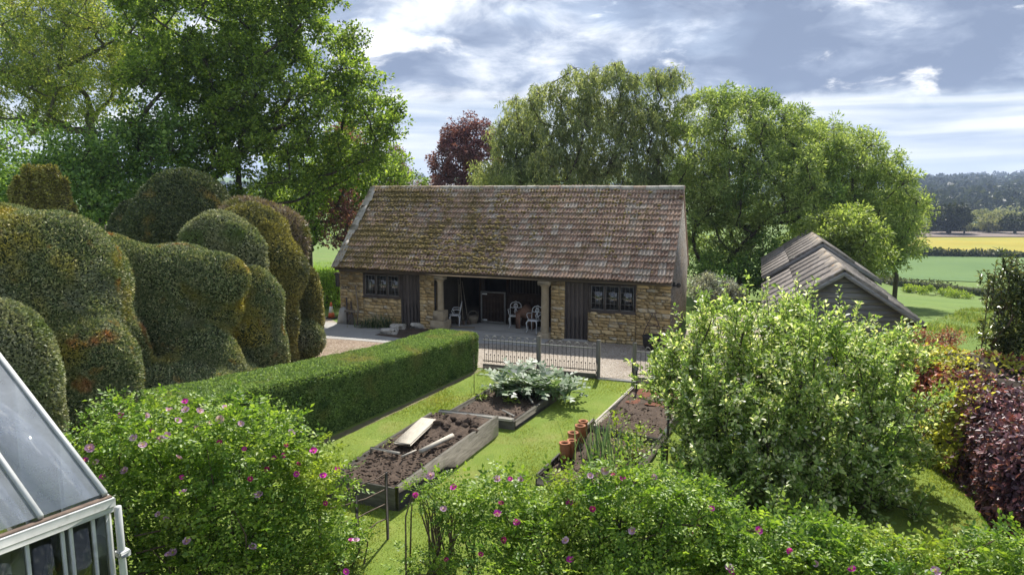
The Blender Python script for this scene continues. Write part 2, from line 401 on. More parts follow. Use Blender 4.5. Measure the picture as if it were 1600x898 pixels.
# ------------------------------------------------------------------ material set
m_meadow = M('meadow_ground', (.105,.17,.032), (.15,.22,.045), .35, 1, .05, 3, spots=[((.18,.2,.06), .09, .52, .75)])
m_lawn = M('lawn_ground', (.14,.21,.03), (.20,.26,.045), .8, 1, .02, 60, spots=[((.25,.25,.075), .55, .54, .75), ((.10,.17,.02), 1.7, .55, .75), ((.24,.2,.09), 3.1, .62, .8)])
m_gravel = M('gravel_ground', (.31,.26,.20), (.46,.40,.33), 14, 1, .05, 22, spots=[((.21,.165,.125), .7, .5, .75), ((.14,.15,.055), 1.1, .6, .78), ((.50,.46,.41), 17, .54, .62), ((.09,.07,.055), 21, .55, .63)])
m_gravel2 = M('gravel_brown', (.24,.17,.115), (.36,.28,.205), 12, 1, .05, 20, spots=[((.18,.125,.085), .9, .5, .75), ((.13,.15,.045), 1.0, .55, .72), ((.50,.43,.35), 15, .54, .62), ((.09,.06,.045), 19, .55, .63)])
m_concrete = M('concrete', (.30,.29,.265), (.38,.365,.34), 1.2, .95, .008, 30, spots=[((.25,.23,.2), 1.3, .55, .78)])
m_soil = M('soil', (.060,.042,.031), (.115,.082,.060), 6, 1, .03, 28, spots=[((.15,.11,.08), 14, .58, .75)])
m_soilred = M('soil_leafy', (.13,.05,.03), (.20,.085,.05), 12, 1, .02, 40)
m_stone = M('golden_stone', None, ramp=[(0,(.36,.225,.09)),(.2,(.57,.405,.185)),(.4,(.50,.35,.165)),(.6,(.64,.475,.24)),(.8,(.45,.345,.20)),(.93,(.50,.45,.34)),(1,(.46,.265,.125))], scale=9, rough=.95, bump=.02, bscale=22, rnd=.35, spots=[((.15,.12,.085), 3.2, .56, .8), ((.45,.42,.34), 7, .6, .78)])
m_mortar = M('mortar', (.34,.255,.145), (.46,.36,.22), 10, 1, .02, 40)
m_pebble = M('pebbledash', (.17,.155,.13), (.36,.33,.29), 9, 1, .09, 12, spots=[((.07,.06,.05), 11, .52, .60), ((.26,.20,.13), 1.2, .5, .7), ((.50,.48,.45), 14, .56, .64)])
m_tile = None
def tile_mat(name, pale=False):
    m, n, l = _mat(name); t = NT(m); r = t.rand(); pos = t.coord('pos')
    col = t.ramp(r, [(0,(.22,.135,.095)),(.25,(.36,.235,.17)),(.5,(.29,.195,.145)),(.7,(.43,.285,.20)),(.86,(.31,.255,.205)),(1,(.48,.40,.33))]) if not pale else t.ramp(r, [(0,(.33,.30,.25)),(1,(.46,.43,.37))])
    col = t.mix(t.rng(t.noise(pos, 15, 6, .7), .54, .64), col, (.50,.46,.40))          # lichen
    col = t.mix(t.rng(t.noise(pos, 5, 6, .7), .57, .72), col, (.085,.065,.055))        # soot
    x = t.N('ShaderNodeSeparateXYZ'); t.l.new(pos, x.inputs[0])
    g = t.rng(x.outputs[0], -7.5, 5.5, .16, -.02)                                      # more moss towards the left end
    f = t.rng(t.math('ADD', t.math('ADD', t.math('MULTIPLY', t.noise(pos, 1.1, 4, .6), .5), t.math('MULTIPLY', t.noise(pos, 13, 4, .7), .5)), g), .55, .66)
    col = t.mix(f, col, t.ramp(t.noise(pos, 17, 4), [(.3,(.095,.068,.026)),(.7,(.24,.185,.065))]))
    b = t.N('ShaderNodeBsdfPrincipled'); t.l.new(col, b.inputs['Base Color']); b.inputs['Roughness'].default_value = .9; b.inputs['Specular IOR Level'].default_value = .25
    bp = t.N('ShaderNodeBump'); bp.inputs['Distance'].default_value = .012; bp.inputs['Strength'].default_value = 1; t.l.new(t.noise(pos, 34, 6, .7), bp.inputs['Height']); t.l.new(bp.outputs[0], b.inputs['Normal'])
    o = t.N('ShaderNodeOutputMaterial'); t.l.new(b.outputs[0], o.inputs[0]); return m
m_tile = tile_mat('clay_tile'); m_tilepale = tile_mat('lichened_tile', True)
m_moss = M('moss', (.10,.075,.026), (.24,.185,.06), 12, 1, .01, 60, rnd=.4)
m_oak = M('weathered_oak', (.20,.165,.12), (.33,.28,.21), 3, .9, .006, 30, kind='obj', stretch=(.6,8,8), rnd=.3)
m_darkwood = M('dark_wood', (.062,.050,.042), (.125,.102,.086), 6, .8, .006, 30, kind='obj', stretch=(8,8,.7), rnd=.35)
m_frame = M('window_frame_wood', (.075,.060,.050), (.12,.098,.082), 8, .7, rnd=.2)
m_lead = M('glazing_bar', (.20,.195,.18), (.28,.27,.255), 9, .7)
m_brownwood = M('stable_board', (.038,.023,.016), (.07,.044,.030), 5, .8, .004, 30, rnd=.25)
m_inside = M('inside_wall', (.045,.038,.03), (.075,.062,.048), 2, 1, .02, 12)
m_bed = M('bed_board', (.085,.077,.063), (.17,.157,.13), 4, .95, .008, 24, rnd=.25, kind='obj', stretch=(1,6,6), spots=[((.075,.085,.05), 2.2, .55, .75)])
m_paleboard = M('bleached_board', (.42,.38,.31), (.58,.53,.45), 5, .9, .006, 24, kind='obj', stretch=(1,7,7), rnd=.2)
m_weather = M('weatherboard', (.17,.165,.16), (.30,.295,.285), 3, .9, .006, 28, kind='obj', stretch=(.7,9,9), rnd=.3)
m_sheet = M('asbestos_sheet', (.15,.13,.115), (.29,.26,.235), 7, .95, .006, 26, rnd=.3, stretch=(1,1,1), spots=[((.10,.085,.075), 2.5, .55, .75), ((.38,.35,.32), 6, .6, .75)])
m_ridge = M('lichen_ridge', (.22,.195,.165), (.31,.27,.22), 5, .95, .008, 30, spots=[((.46,.23,.07), 4, .55, .7)])
m_iron = M('dark_iron', (.030,.028,.028), (.055,.048,.042), 14, .6, rnd=.2)
m_rust = M('rusty_iron', (.085,.055,.04), (.16,.12,.095), 20, .8)
m_white = M('white_paint', (.74,.74,.72), (.82,.82,.80), 20, .5)
m_whitedull = M('chipped_white', (.72,.73,.74), (.82,.83,.84), 25, .6)
m_terra = M('terracotta', (.34,.135,.07), (.45,.20,.11), 9, .9, .003, 50, rnd=.3, spots=[((.40,.30,.22), 14, .58, .75)])
m_bark = M('bark', (.055,.045,.035), (.11,.092,.072), 7, 1, .03, 18, stretch=(1,1,.35))
m_barkpale = M('bark_grey', (.10,.088,.07), (.17,.15,.12), 7, 1, .02, 22, stretch=(1,1,.4))
m_cane = M('cane', (.085,.062,.04), (.15,.115,.075), 14, .9)
m_glasswin = GLASS('window_glass', (.72,.76,.78), .10)
m_glassroof = GLASS('hazed_roof_glass', (.86,.90,.95), .02, .02, .42, .25)
m_glassside = GLASS('side_glass', (.92,.95,.95), .03)
m_gh = M('greenhouse_paint', (.44,.45,.44), (.53,.54,.53), 7, .5, rnd=.08, spots=[((.33,.33,.31), 5, .58, .75)])
m_gutter = M('gutter_dirt', (.10,.075,.06), (.19,.14,.11), 12, .95)
m_slate = M('slate', (.16,.17,.20), (.22,.23,.26), 3, .8)
m_green_hose = M('hose_green', (.05,.22,.13), rough=.4)
m_orange = M('orange_plastic', (.62,.12,.04), (.68,.16,.06), 8, .5)
m_black = M('black_plastic', (.02,.02,.022), rough=.5)
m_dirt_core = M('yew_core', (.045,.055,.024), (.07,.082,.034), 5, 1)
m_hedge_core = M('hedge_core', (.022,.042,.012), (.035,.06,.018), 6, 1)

l_maple = LEAF('leaf_maple', [(0,(.060,.114,.016)),(.5,(.096,.17,.024)),(.85,(.145,.235,.035)),(1,(.205,.275,.05))], [((.05,.09,.014), .35, .52, .75)], tl=.5, spec=.3, gain=1.7)
l_ash = LEAF('leaf_ash', [(0,(.10,.17,.03)),(.5,(.17,.24,.045)),(1,(.27,.31,.07))], [((.08,.15,.03), .3, .5, .7)], tl=.45, gain=1.75)
l_under = LEAF('leaf_under', [(0,(.045,.10,.02)),(.6,(.075,.15,.03)),(1,(.13,.21,.04))], tl=.4, gain=2.1)
l_copper = LEAF('leaf_copper', [(0,(.06,.024,.034)),(.6,(.115,.045,.06)),(1,(.19,.085,.10))], tl=.35, spec=.4, tcol=1.0, gain=2.0)
l_cherry = LEAF('leaf_plum', [(0,(.14,.055,.055)),(.6,(.24,.11,.105)),(1,(.34,.18,.16))], tl=.35, tcol=1.0)
l_plum = LEAF('leaf_darkplum', [(0,(.11,.04,.05)),(.6,(.19,.075,.085)),(1,(.28,.13,.13))], tl=.35, tcol=1.0, gain=1.5)
l_willow = LEAF('leaf_willow', [(0,(.10,.155,.055)),(.5,(.15,.205,.075)),(1,(.23,.28,.11))], [((.075,.125,.045), .3, .5, .72)], tl=.42, spec=.3, gain=1.75)
l_willow2 = LEAF('leaf_sallow', [(0,(.085,.145,.035)),(.5,(.13,.195,.05)),(1,(.20,.265,.08))], [((.055,.11,.028), .35, .5, .72)], tl=.4, spec=.3, gain=2.1)
l_elder = LEAF('leaf_elder', [(0,(.12,.21,.04)),(.5,(.19,.29,.06)),(1,(.27,.36,.10))], [((.10,.15,.04), .8, .5, .7)], tl=.42, gain=1.4)
l_whitebush = LEAF('leaf_whiteflower', [(0,(.14,.17,.09)),(.5,(.27,.30,.2)),(.8,(.48,.48,.40)),(1,(.62,.61,.55))], tl=.3, gain=1.7)
l_yew = LEAF('leaf_yew', [(0,(.028,.047,.016)),(.5,(.050,.075,.024)),(.85,(.085,.105,.040)),(1,(.12,.135,.055))],
             [((.115,.095,.018), .55, .54, .68), ((.075,.095,.05), .9, .55, .72), ((.17,.055,.018), .9, .62, .76), ((.13,.08,.022), 2.2, .62, .75)], tl=.15, spec=.3, gain=3.6)
l_yewgrey = LEAF('leaf_yewgrey', [(0,(.055,.075,.03)),(.5,(.085,.11,.045)),(1,(.13,.15,.07))], [((.05,.08,.02), 1.2, .5, .7)], tl=.15, spec=.3, gain=3.1)
l_yewdark = LEAF('leaf_yewdark', [(0,(.022,.036,.012)),(.6,(.036,.055,.017)),(1,(.06,.075,.025))], [((.14,.10,.03), .9, .60, .74)], tl=.1, spec=.3, gain=3.0)
l_yewrust = LEAF('leaf_yewrust', [(0,(.085,.078,.025)),(.5,(.13,.115,.033)),(1,(.19,.165,.05))], [((.055,.07,.022), .8, .44, .62)], tl=.15, gain=2.3)
l_goldyew = LEAF('leaf_goldyew', [(0,(.08,.09,.025)),(.5,(.14,.145,.035)),(1,(.23,.22,.06))], tl=.2, gain=1.7)
l_hedge = LEAF('leaf_hedge', [(0,(.048,.095,.022)),(.5,(.080,.145,.032)),(1,(.13,.20,.055))], [((.13,.155,.045), .9, .52, .72), ((.045,.09,.022), 2.5, .55, .7)], tl=.3, spec=.35, gain=2.15)
l_apple = LEAF('leaf_apple', [(0,(.11,.205,.045)),(.45,(.175,.295,.065)),(.75,(.27,.38,.11)),(.9,(.42,.48,.24)),(1,(.58,.62,.45))], [((.14,.26,.04), .7, .52, .7)], tl=.46, spec=.45, rough=.4, gain=1.5)
l_rose = LEAF('leaf_rose', [(0,(.06,.14,.016)),(.5,(.105,.205,.022)),(1,(.18,.28,.035))], [((.19,.27,.03), .9, .55, .72), ((.05,.125,.016), 1.5, .55, .7)], tl=.4, spec=.35, rough=.45, gain=1.6)
l_beechp = LEAF('leaf_purple', [(0,(.05,.026,.036)),(.5,(.095,.045,.06)),(.85,(.16,.07,.08)),(1,(.26,.09,.08))], [((.24,.06,.045), 2.0, .58, .7)], tl=.25, spec=.4, rough=.45, tcol=1.0, gain=1.6)
l_beechr = LEAF('leaf_red', [(0,(.20,.045,.04)),(.5,(.32,.09,.06)),(1,(.42,.18,.12))], tl=.3, spec=.4, tcol=1.0, gain=1.3)
l_beechg = LEAF('leaf_yellowgreen', [(0,(.16,.20,.04)),(.5,(.30,.30,.05)),(1,(.44,.40,.09))], tl=.4, spec=.4)
l_beechm = LEAF('leaf_midgreen', [(0,(.06,.12,.02)),(.5,(.10,.18,.03)),(1,(.2,.25,.05))], tl=.35, spec=.5)
l_laurel = LEAF('leaf_laurel', [(0,(.035,.065,.018)),(.6,(.07,.11,.03)),(.9,(.15,.19,.05)),(1,(.27,.26,.07))], tl=.2, spec=.8, rough=.25)
l_cardoon = LEAF('leaf_cardoon', [(0,(.10,.19,.08)),(.5,(.16,.27,.12)),(.85,(.24,.35,.19)),(1,(.38,.46,.34))], [((.10,.22,.045), 2.5, .5, .66)], tl=.3, spec=.4, gain=1.0)
l_leek = LEAF('leaf_leek', [(0,(.06,.13,.05)),(.6,(.11,.2,.08)),(1,(.2,.28,.10))], tl=.3, spec=.5)
l_herb = LEAF('leaf_herb', [(0,(.11,.21,.02)),(1,(.24,.34,.04))], tl=.4)
l_iris = LEAF('leaf_iris', [(0,(.035,.075,.025)),(.6,(.06,.11,.035)),(1,(.15,.17,.06))], tl=.25)
l_grass = LEAF('grass_lawn', [(0,(.12,.20,.022)),(.5,(.18,.265,.03)),(.9,(.25,.31,.045)),(1,(.32,.30,.09))], [((.26,.27,.07), .55, .52, .72), ((.12,.20,.02), 1.4, .54, .72)], tl=.4, spec=.2, gain=1.15)
l_tall = LEAF('grass_tall', [(0,(.10,.22,.02)),(.5,(.15,.29,.03)),(1,(.22,.35,.05))], tl=.45, spec=.2)
l_rough = LEAF('grass_rough', [(0,(.09,.16,.025)),(.6,(.14,.215,.04)),(1,(.24,.27,.08))], tl=.35, spec=.2)
l_far = LEAF('leaf_far', [(0,(.045,.075,.022)),(.6,(.07,.105,.03)),(1,(.11,.145,.045))], tl=.2, spec=.1, gain=0.55)
l_farpale = LEAF('leaf_farpale', [(0,(.11,.15,.05)),(.6,(.17,.21,.07)),(1,(.25,.28,.13))], tl=.3, spec=.1)
l_scrub = LEAF('leaf_hedgerow', [(0,(.035,.055,.016)),(.6,(.06,.085,.024)),(1,(.12,.15,.04))], [((.12,.10,.05), .25, .5, .7)], tl=.2, spec=.15)
m_magenta = LEAF('petal_magenta', [(0,(.60,.03,.42)),(1,(.75,.08,.58))], tl=.35, spec=.2, tcol=1.1, gain=1.0)
m_pink = LEAF('petal_pink', [(0,(.60,.30,.55)),(1,(.78,.55,.72))], tl=.35, spec=.2, tcol=1.1, gain=1.0)
m_deep = LEAF('petal_deep', [(0,(.33,.015,.13)),(1,(.46,.03,.2))], tl=.35, spec=.2, tcol=1.1, gain=1.0)
m_stamen = M('stamen', (.62,.45,.10))

# ------------------------------------------------------------------ ground, fields, hills
def terrain():
    az = np.linspace(-math.pi, math.pi, 145)[:-1]; rr = np.concatenate([np.linspace(1, 60, 30), np.geomspace(63, 3000, 70)])
    A, Rr = np.meshgrid(az, rr); X = Rr*np.sin(A); Y = Rr*np.cos(A); Z = tz(X, Y); V = np.stack([X, Y, Z], -1).reshape(-1, 3)
    n = len(az); F = []
    for i in range(len(rr)-1):
        j = np.arange(n); F.append(np.stack([i*n+j, i*n+(j+1) % n, (i+1)*n+(j+1) % n, (i+1)*n+j], 1))
    V = np.concatenate([V, [[0,0,0]]]); j = np.arange(n); F = [np.concatenate(F)[:, ::-1], np.stack([j, (j+1) % n, np.full(n, len(V)-1)], 1)]
    struct(link('terrain', np_mesh('terrain', V, F, m_meadow, True)))
terrain()
def poly_sheet(name, pts, z, mat, parent=None):
    me = bpy.data.meshes.new(name); bm = bmesh.new(); vs_ = [bm.verts.new((p[0], p[1], z)) for p in pts]; bm.faces.new(vs_); bm.normal_update(); bmesh.ops.triangulate(bm, faces=bm.faces[:])
    for f in bm.faces:
        f.normal_update()
        if f.normal.z < 0: f.normal_flip()
    bm.to_mesh(me); bm.free(); me.materials.append(mat); return link(name, me, parent)
def wob_line(a, b, n, amp, seed):
    r = np.random.default_rng(seed); a = np.array(a[:2], float); b = np.array(b[:2], float); f = np.linspace(0, 1, n)[:,None]; d = b-a; pr = np.array([-d[1], d[0]])/np.linalg.norm(d)
    o = r.normal(0, amp, n); o[0] = o[-1] = 0; return a+f*d+o[:,None]*pr
TH = R(-19.3); ax_a = np.array([math.cos(TH), math.sin(TH), 0]); ax_n = np.array([-math.sin(TH), math.cos(TH), 0]); BC = np.array([5.23, 22.52, 0])
def BW(u, v, z=0): return BC+ax_a*u+ax_n*v+np.array([0,0,z])
RA, RB = np.array([2.4, 18.93, 0]), np.array([3.34, 18.61, 0])
def RL(s): return RA+ax_a*s           # along the railing line
lawn_far = [RL(-4.2)[:2], RL(8.5)[:2]]
lawn = [tuple(q) for q in lawn_far]+[(11.5,11),(10.5,4),(4,1.5),(-7,1.5),(-10,8),(-7.6,12.0),(-5.2,13.2)]
struct(poly_sheet('lawn', lawn, .006, m_lawn))
gp = [RL(9)[:2]+np.array([0,0]), RL(-4.2)[:2]+ax_n[:2]*.02]
gravel = [tuple(RL(9.2)[:2]+ax_n[:2]*.03), tuple(BW(8,6)[:2]), tuple(BW(3,9)[:2]), tuple(BW(.2,6)[:2]), tuple(BW(.2,.25)[:2]), tuple(BW(-12.9,.25)[:2]), tuple(BW(-14.5,1.6)[:2]), tuple(BW(-19,2.2)[:2]), (-16,26), (-11,20), (-9.5,16), (-6.5,14), tuple(RL(-4.3)[:2]+ax_n[:2]*.03)]
struct(poly_sheet('gravel_yard', gravel, .010, m_gravel))
gb = [(-7.6,15.2)]+[tuple(p) for p in wob_line((-9.6,18), (-8.3,24.6), 6, .2, 3)]+[tuple(p) for p in wob_line((-8.0,25.2), (-3.3,23.2), 9, .12, 4)]+[(-2.2,21.5),(-3.2,18)]
struct(poly_sheet('leafy_gravel', gb, .014, m_gravel2))
apr = [tuple(p) for p in wob_line(BW(-13.6,-2.4), BW(-9.0,-2.3), 7, .05, 5)]+[tuple(p) for p in wob_line(BW(-8.6,-1.35), BW(-4.2,-1.2), 6, .04, 6)]+[tuple(BW(-4.15,.2)[:2]), tuple(BW(-13.4,.2)[:2]), tuple(BW(-16.5,.6)[:2]), tuple(BW(-16.4,-1.0)[:2])]
struct(poly_sheet('concrete_apron', apr, .022, m_concrete))
kb = MB().box((-.02,-.07,-.1), (.98,.07,.05), .01); ob = struct(link('gateway_sill', kb.mesh('gateway_sill', m_concrete), None, tuple(RL(.02)), (0,0,TH)))
m_field1 = M('field_green', (.09,.16,.045), (.12,.195,.055), .05, 1, .05, 1.5)
m_field2 = M('field_yellow', (.29,.245,.025), (.37,.305,.04), .06, 1, .05, 1, spots=[((.26,.28,.05), .05, .5, .72)])
m_field3 = M('field_brown', (.17,.135,.115), (.22,.175,.15), .04, 1)
m_field4 = M('field_far', (.06,.095,.04), (.09,.12,.05), .02, 1)
def field(name, Y0, Y1, mat, off, x0=.46, x1=1.5, slope=0.0, n=14):
    V = []; 
    for i in range(n+1):
        for j in range(n+1):
            k = x0+(x1-x0)*j/n; y = (Y0+(Y1-Y0)*i/n)*(1+slope*(k-.65)); V.append((k*y, y, float(tz(k*y, y))+off))
    F = [(i*(n+1)+j, i*(n+1)+j+1, (i+1)*(n+1)+j+1, (i+1)*(n+1)+j) for i in range(n) for j in range(n)]
    return struct(link(name, np_mesh(name, V, np.array(F), mat, True)))
YF = {y: GT(1500, y)[1] for y in (455, 440, 400, 372, 363, 336)}
field('green_field', YF[440], YF[400], m_field1, .12)
field('yellow_field', YF[400]+1, YF[372], m_field2, .25)
field('brown_field', YF[372]+2, YF[363], m_field3, .35)
field('far_pasture', YF[363]+4, YF[336], m_field4, .5)
field('hill_pasture', 1150, 1330, m_field4, 2.0, .66, 1.0)
field('hill_pasture', 1500, 1900, m_field4, 3.0, .60, .80)

# ------------------------------------------------------------------ lawn and meadow blades
m_dry = M('dry_earth', (.15,.125,.07), (.24,.20,.115), 5, 1, .02, 40, spots=[((.15,.19,.05), 6, .5, .65)])
def pip(p, poly):
    x, y = p[:,0], p[:,1]; poly = np.array([q[:2] for q in poly]); ins = np.zeros(len(p), bool); j = len(poly)-1
    for i in range(len(poly)):
        xi, yi, xj, yj = *poly[i], *poly[j]
        c = ((yi > y) != (yj > y)) & (x < (xj-xi)*(y-yi)/(yj-yi+1e-12)+xi); ins ^= c; j = i
    return ins
BEDS = {}
def blades(name, label, cat, n, poly, L, w, mat, keepout=(), zf=None, lean=.5, clump=None, seed=1):
    r = np.random.default_rng(seed); poly = np.array([q[:2] for q in poly]); lo = poly.min(0); hi = poly.max(0)
    P = r.uniform(lo, hi, (int(n*2.2), 2)); k = pip(P, poly)
    for q in keepout: k &= ~pip(P, q)
    P = P[k][:n]; n = len(P); s = r.uniform(.5, 1.2, n)
    if clump is not None:
        f = lumps(seed, clump, 1.)(np.c_[P, np.zeros(n)]); s *= np.clip(.75+.6*f, .25, 1.6)
    z = tz(P[:,0], P[:,1])+.004 if zf is None else np.full(n, zf)
    P3 = np.c_[P, z]; D = r.normal(0, lean, (n,3)); D[:,2] = 1; D = unit(D); S = unit(np.cross(D, r.normal(size=(n,3))))
    V = np.stack([P3-S*w*s[:,None]/2, P3+S*w*s[:,None]/2, P3+D*(L*s)[:,None]], 1).reshape(-1,3)
    o = link(name, np_mesh(name, V, np.arange(3*n).reshape(-1,3), mat)); return tag(o, label, cat, kind='stuff')
bedA = [(-.32,14.5),(-1.9,10.9),(-3.22,11.46),(-1.75,15.06)]
bedB = [(.04,14.82),(1.5,17.78),(.02,18.5),(-1.5,15.4)]
bedC = [(3.13,17.5),(.45,11.9),(1.85,11.25),(4.5,16.85)]
lawn_vis = [tuple(RL(-3.6)[:2]), tuple(RL(8)[:2]), (9.3,14),(7.8,8.0),(4,7.2),(-3.5,7.2),(-3.9,9),(-4.6,12.6),(-3.3,15)]
strip = [(-5.3,12.7),(-3.85,14.4),(-2.5,16.9),(-1.0,19.95),(-.88,19.85),(-2.32,16.8),(-3.66,14.28),(-5.15,12.45)]
struct(poly_sheet('dry_hedge_strip', strip, .009, m_dry))
blades('lawn_grass', 'short mown lawn grass between the raised beds', 'grass', 170000, lawn_vis, .05, .010, l_grass, (bedA, bedB, bedC, strip), .006, .9, 2.0, 3)
blades('meadow_grass', 'bright long grass beyond the left end of the stone barn', 'grass', 26000, [(-24,32),(-7.6,29.5),(-4,60),(-34,60)], .35, .03, l_tall, (), None, .35, .6, 4)
blades('paddock_grass', 'rough paddock grass beyond the weatherboarded shed', 'grass', 110000, [(9,19.5),(13,17.5),(24,19),(70,62),(40,60),(22,34)], .24, .045, l_rough, (), None, .7, .8, 5)
# ------------------------------------------------------------------ the stone barn
EZ, RZ, HALF, BL = 2.24, 5.285, 3.095, 12.84
AL = math.atan2(RZ-EZ, HALF); SL = math.hypot(RZ-EZ, HALF)
barn = thing('stone_barn', 'long golden stone barn with mossy clay tiled roof and open middle bay', 'barn', tuple(BC), TH)
WF, WT = .33, .42          # wall face (mortar) and thickness
W2 = HALF*2-.33            # back wall outer face
# solid walls behind the stones: each a part
def wall(lo, hi, mat=m_mortar, name='wall'): return MB().box(lo, hi).obj(name, mat, barn)
wins = [(-11.76,-10.16,1.14,2.03), (-2.86,-1.22,1.07,2.03)]; doors = [(-10.12,-9.33), (-3.70,-2.88)]
TOPZ = 2.06
walls = {}
def facade_wall(x0, x1, z0=0., z1=TOPZ): return wall((x0, WF, z0-.1 if z0 == 0 else z0), (x1, WF+WT, z1))
secs = [(-12.78,-11.76,0,TOPZ),(-11.755,-10.125,0,1.14),(-9.33,-8.70,0,TOPZ),(-4.20,-3.70,0,TOPZ),(-2.875,-1.225,0,1.07),(-1.22,-.07,0,TOPZ)]
front_walls = [MB().box((s[0], WF, s[2]-.1), (s[1], WF+WT, s[3])).obj('front_wall', m_mortar, barn) for s in secs]
# rubble stones
def stone_mesh(i):
    r = np.random.default_rng(100+i); mb = MB().box((-.5,-.5,-.5), (.5,.5,.5), .10)
    mb.V[0] = mb.V[0]+r.normal(0, .035, mb.V[0].shape); return mb.mesh('stone', m_stone)
SM = [stone_mesh(i) for i in range(10)]
stones = []
rs = random.Random(5)
for isec, (x0, x1, z0, z1) in enumerate(secs):
    z = z0+.005
    while z < z1-.03:
        h = min(rs.choice((.07,.085,.10,.11,.13,.15)), z1-z)
        if z1-z-h < .045: h = z1-z
        x = x0
        while x < x1-.01:
            w = rs.uniform(.13, .42) if h < .12 else rs.uniform(.16, .5)
            if x1-x-w < .1: w = x1-x
            stones.append((x+w/2, z+h/2, w-.016, h-.014, isec)); x += w
        z += h
stones.sort(key=lambda s: -s[2]*s[3])
rest = MB()
for i, (x, z, w, h, isec) in enumerate(stones):
    dep = .16; pr = rs.uniform(.0, .022); me = SM[rs.randrange(10)]; rz = rs.uniform(-.02, .02)
    if i < 300:
        link('stone', me, front_walls[isec], (x, WF-pr+.05, z), (0, rs.uniform(-.03,.03), rz), (w, dep, h))
    else:
        mm = Matrix.Translation((x, WF-pr+.05, z))@Matrix.Diagonal((w, dep, h, 1)); V = np.array([v.co[:] for v in me.vertices])
        V = V@np.array(mm)[:3,:3].T+np.array(mm)[:3,3]; rest.add(V, [tuple(p.vertices) for p in me.polygons])
tag(rest.obj('small_stones', m_stone, barn), kind='stuff')
# gables
def gable(x0, x1, name, mat):
    mb = MB().prism([(x0,WF,-.1),(x0,W2,-.1),(x0,W2,EZ+.20),(x0,HALF,RZ-.10),(x0,WF,EZ+.20)], (x1-x0,0,0)); return mb.obj(name, mat, barn)
gr = gable(-.065, -.40, 'gable_wall', m_pebble); gr['label'] = 'grey pebbled right gable wall'
gable(-12.80, -12.45, 'gable_wall', m_stone)
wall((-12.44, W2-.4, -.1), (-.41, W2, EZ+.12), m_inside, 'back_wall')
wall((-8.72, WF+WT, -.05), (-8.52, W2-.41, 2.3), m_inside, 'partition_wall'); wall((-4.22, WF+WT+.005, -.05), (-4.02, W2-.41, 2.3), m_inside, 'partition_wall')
MB().box((-12.44, WF+WT+.01, -.1), (-.42, W2-.41, .045)).obj('floor_slab', m_concrete, barn)
MB().box((-8.5, .12, -.1), (-4.3, WF+WT+.005, .05), .01).obj('threshold', m_concrete, barn)
MB().box((-12.4, WF+WT+.02, 2.42), (-8.73, W2-.42, 2.46)).obj('ceiling_board', m_darkwood, barn); MB().box((-4.01, WF+WT+.02, 2.42), (-.42, W2-.42, 2.46)).obj('ceiling_board', m_darkwood, barn)
# roof deck
ca, sa = math.cos(AL), math.sin(AL)
def slope_pt(s, d): return (s*ca-d*sa, EZ+s*sa+d*ca)   # s up the slope, d above it
def deck(side):
    p = [slope_pt(-.02,-.13), slope_pt(SL+.0,-.13), slope_pt(SL,-.03), slope_pt(-.02,-.03)]
    if side: p = [(2*HALF-a, b) for a, b in p]
    return MB().prism([(-.05, a, b) for a, b in p], (-BL+.1, 0, 0)).obj('roof_deck', m_darkwood, barn)
deck(0); 
dk = MB().prism([(-.04, 2*HALF-a, b) for a, b in [slope_pt(-.05,-.13), slope_pt(SL-.02,-.13), slope_pt(SL-.02,.03), slope_pt(-.05,.03)]], (-BL+.08,0,0)).obj('roof_slope', m_tile, barn)
# tiles: rolled clay tiles, sixteen courses
def tile_mesh(i, mat=None, tw=.252, tl=.40):
    r = np.random.default_rng(40+i); xs = np.array([0,.06,.13,.22,.30,.40,.50,.56,.63,.72,.80,.90,1.0])*tw-tw/2
    zs = np.array([.014,.004,.0,.008,.040,.052,.014,.004,.0,.008,.040,.052,.016])+r.normal(0,.0016,13); n = len(xs); th = .024
    rows = []
    for y, lift in ((0.,.058), (.03,.056), (tl,.0)):
        rows.append(np.stack([xs, np.full(n, y)+ (r.normal(0,.004,n) if y == 0 else 0), zs+lift], 1))
    low = np.stack([xs, np.full(n, 0.), zs+.056-th], 1); V = np.concatenate(rows+[low]); F = []
    for a in range(2):
        for j in range(n-1): F.append((a*n+j, a*n+j+1, (a+1)*n+j+1, (a+1)*n+j))
    for j in range(n-1): F.append((3*n+j, 3*n+j+1, j+1, j))
    return np_mesh('roof_tile', V, np.array(F), mat or m_tile)
m_verge = M('verge_stone', (.36,.335,.28), (.50,.47,.41), 9, .95, .006, 40, rnd=.3)
TM = [tile_mesh(i) for i in range(8)]
NR, EXP = 16, SL/16.0
NC = 51; TW = BL/NC
tiles = []
rt = random.Random(9)
for i in range(NR):
    for j in range(NC):
        x = -BL+(j+.5)*TW+rt.uniform(-.005,.005); s = i*EXP-.05+rt.uniform(-.012,.012)+.012*math.sin(j*.35+i)
        sag = .022*math.sin(j*.19+1)+.018*math.sin(j*.11+i*.4)
        y, z = slope_pt(s, sag); odd = rt.random() < .05; tiles.append((x, y, z, i, j, rt.randrange(8), rt.uniform(-.035,.035)*(3 if odd else 1), rt.uniform(-.03,.045)))
near = sorted(range(len(tiles)), key=lambda k: -(tiles[k][0]-tiles[k][1]*1.2))
pick = set(near[:300]); mb = MB(); roof = link('tile_roof', MB().prism([(-.06, a, b) for a, b in [slope_pt(.0,-.028), slope_pt(SL-.01,-.028), slope_pt(SL-.01,-.012), slope_pt(.0,-.012)]], (-BL+.12,0,0)).mesh('tile_battens', m_darkwood), barn)
AV, AF, nb = [], [], 0
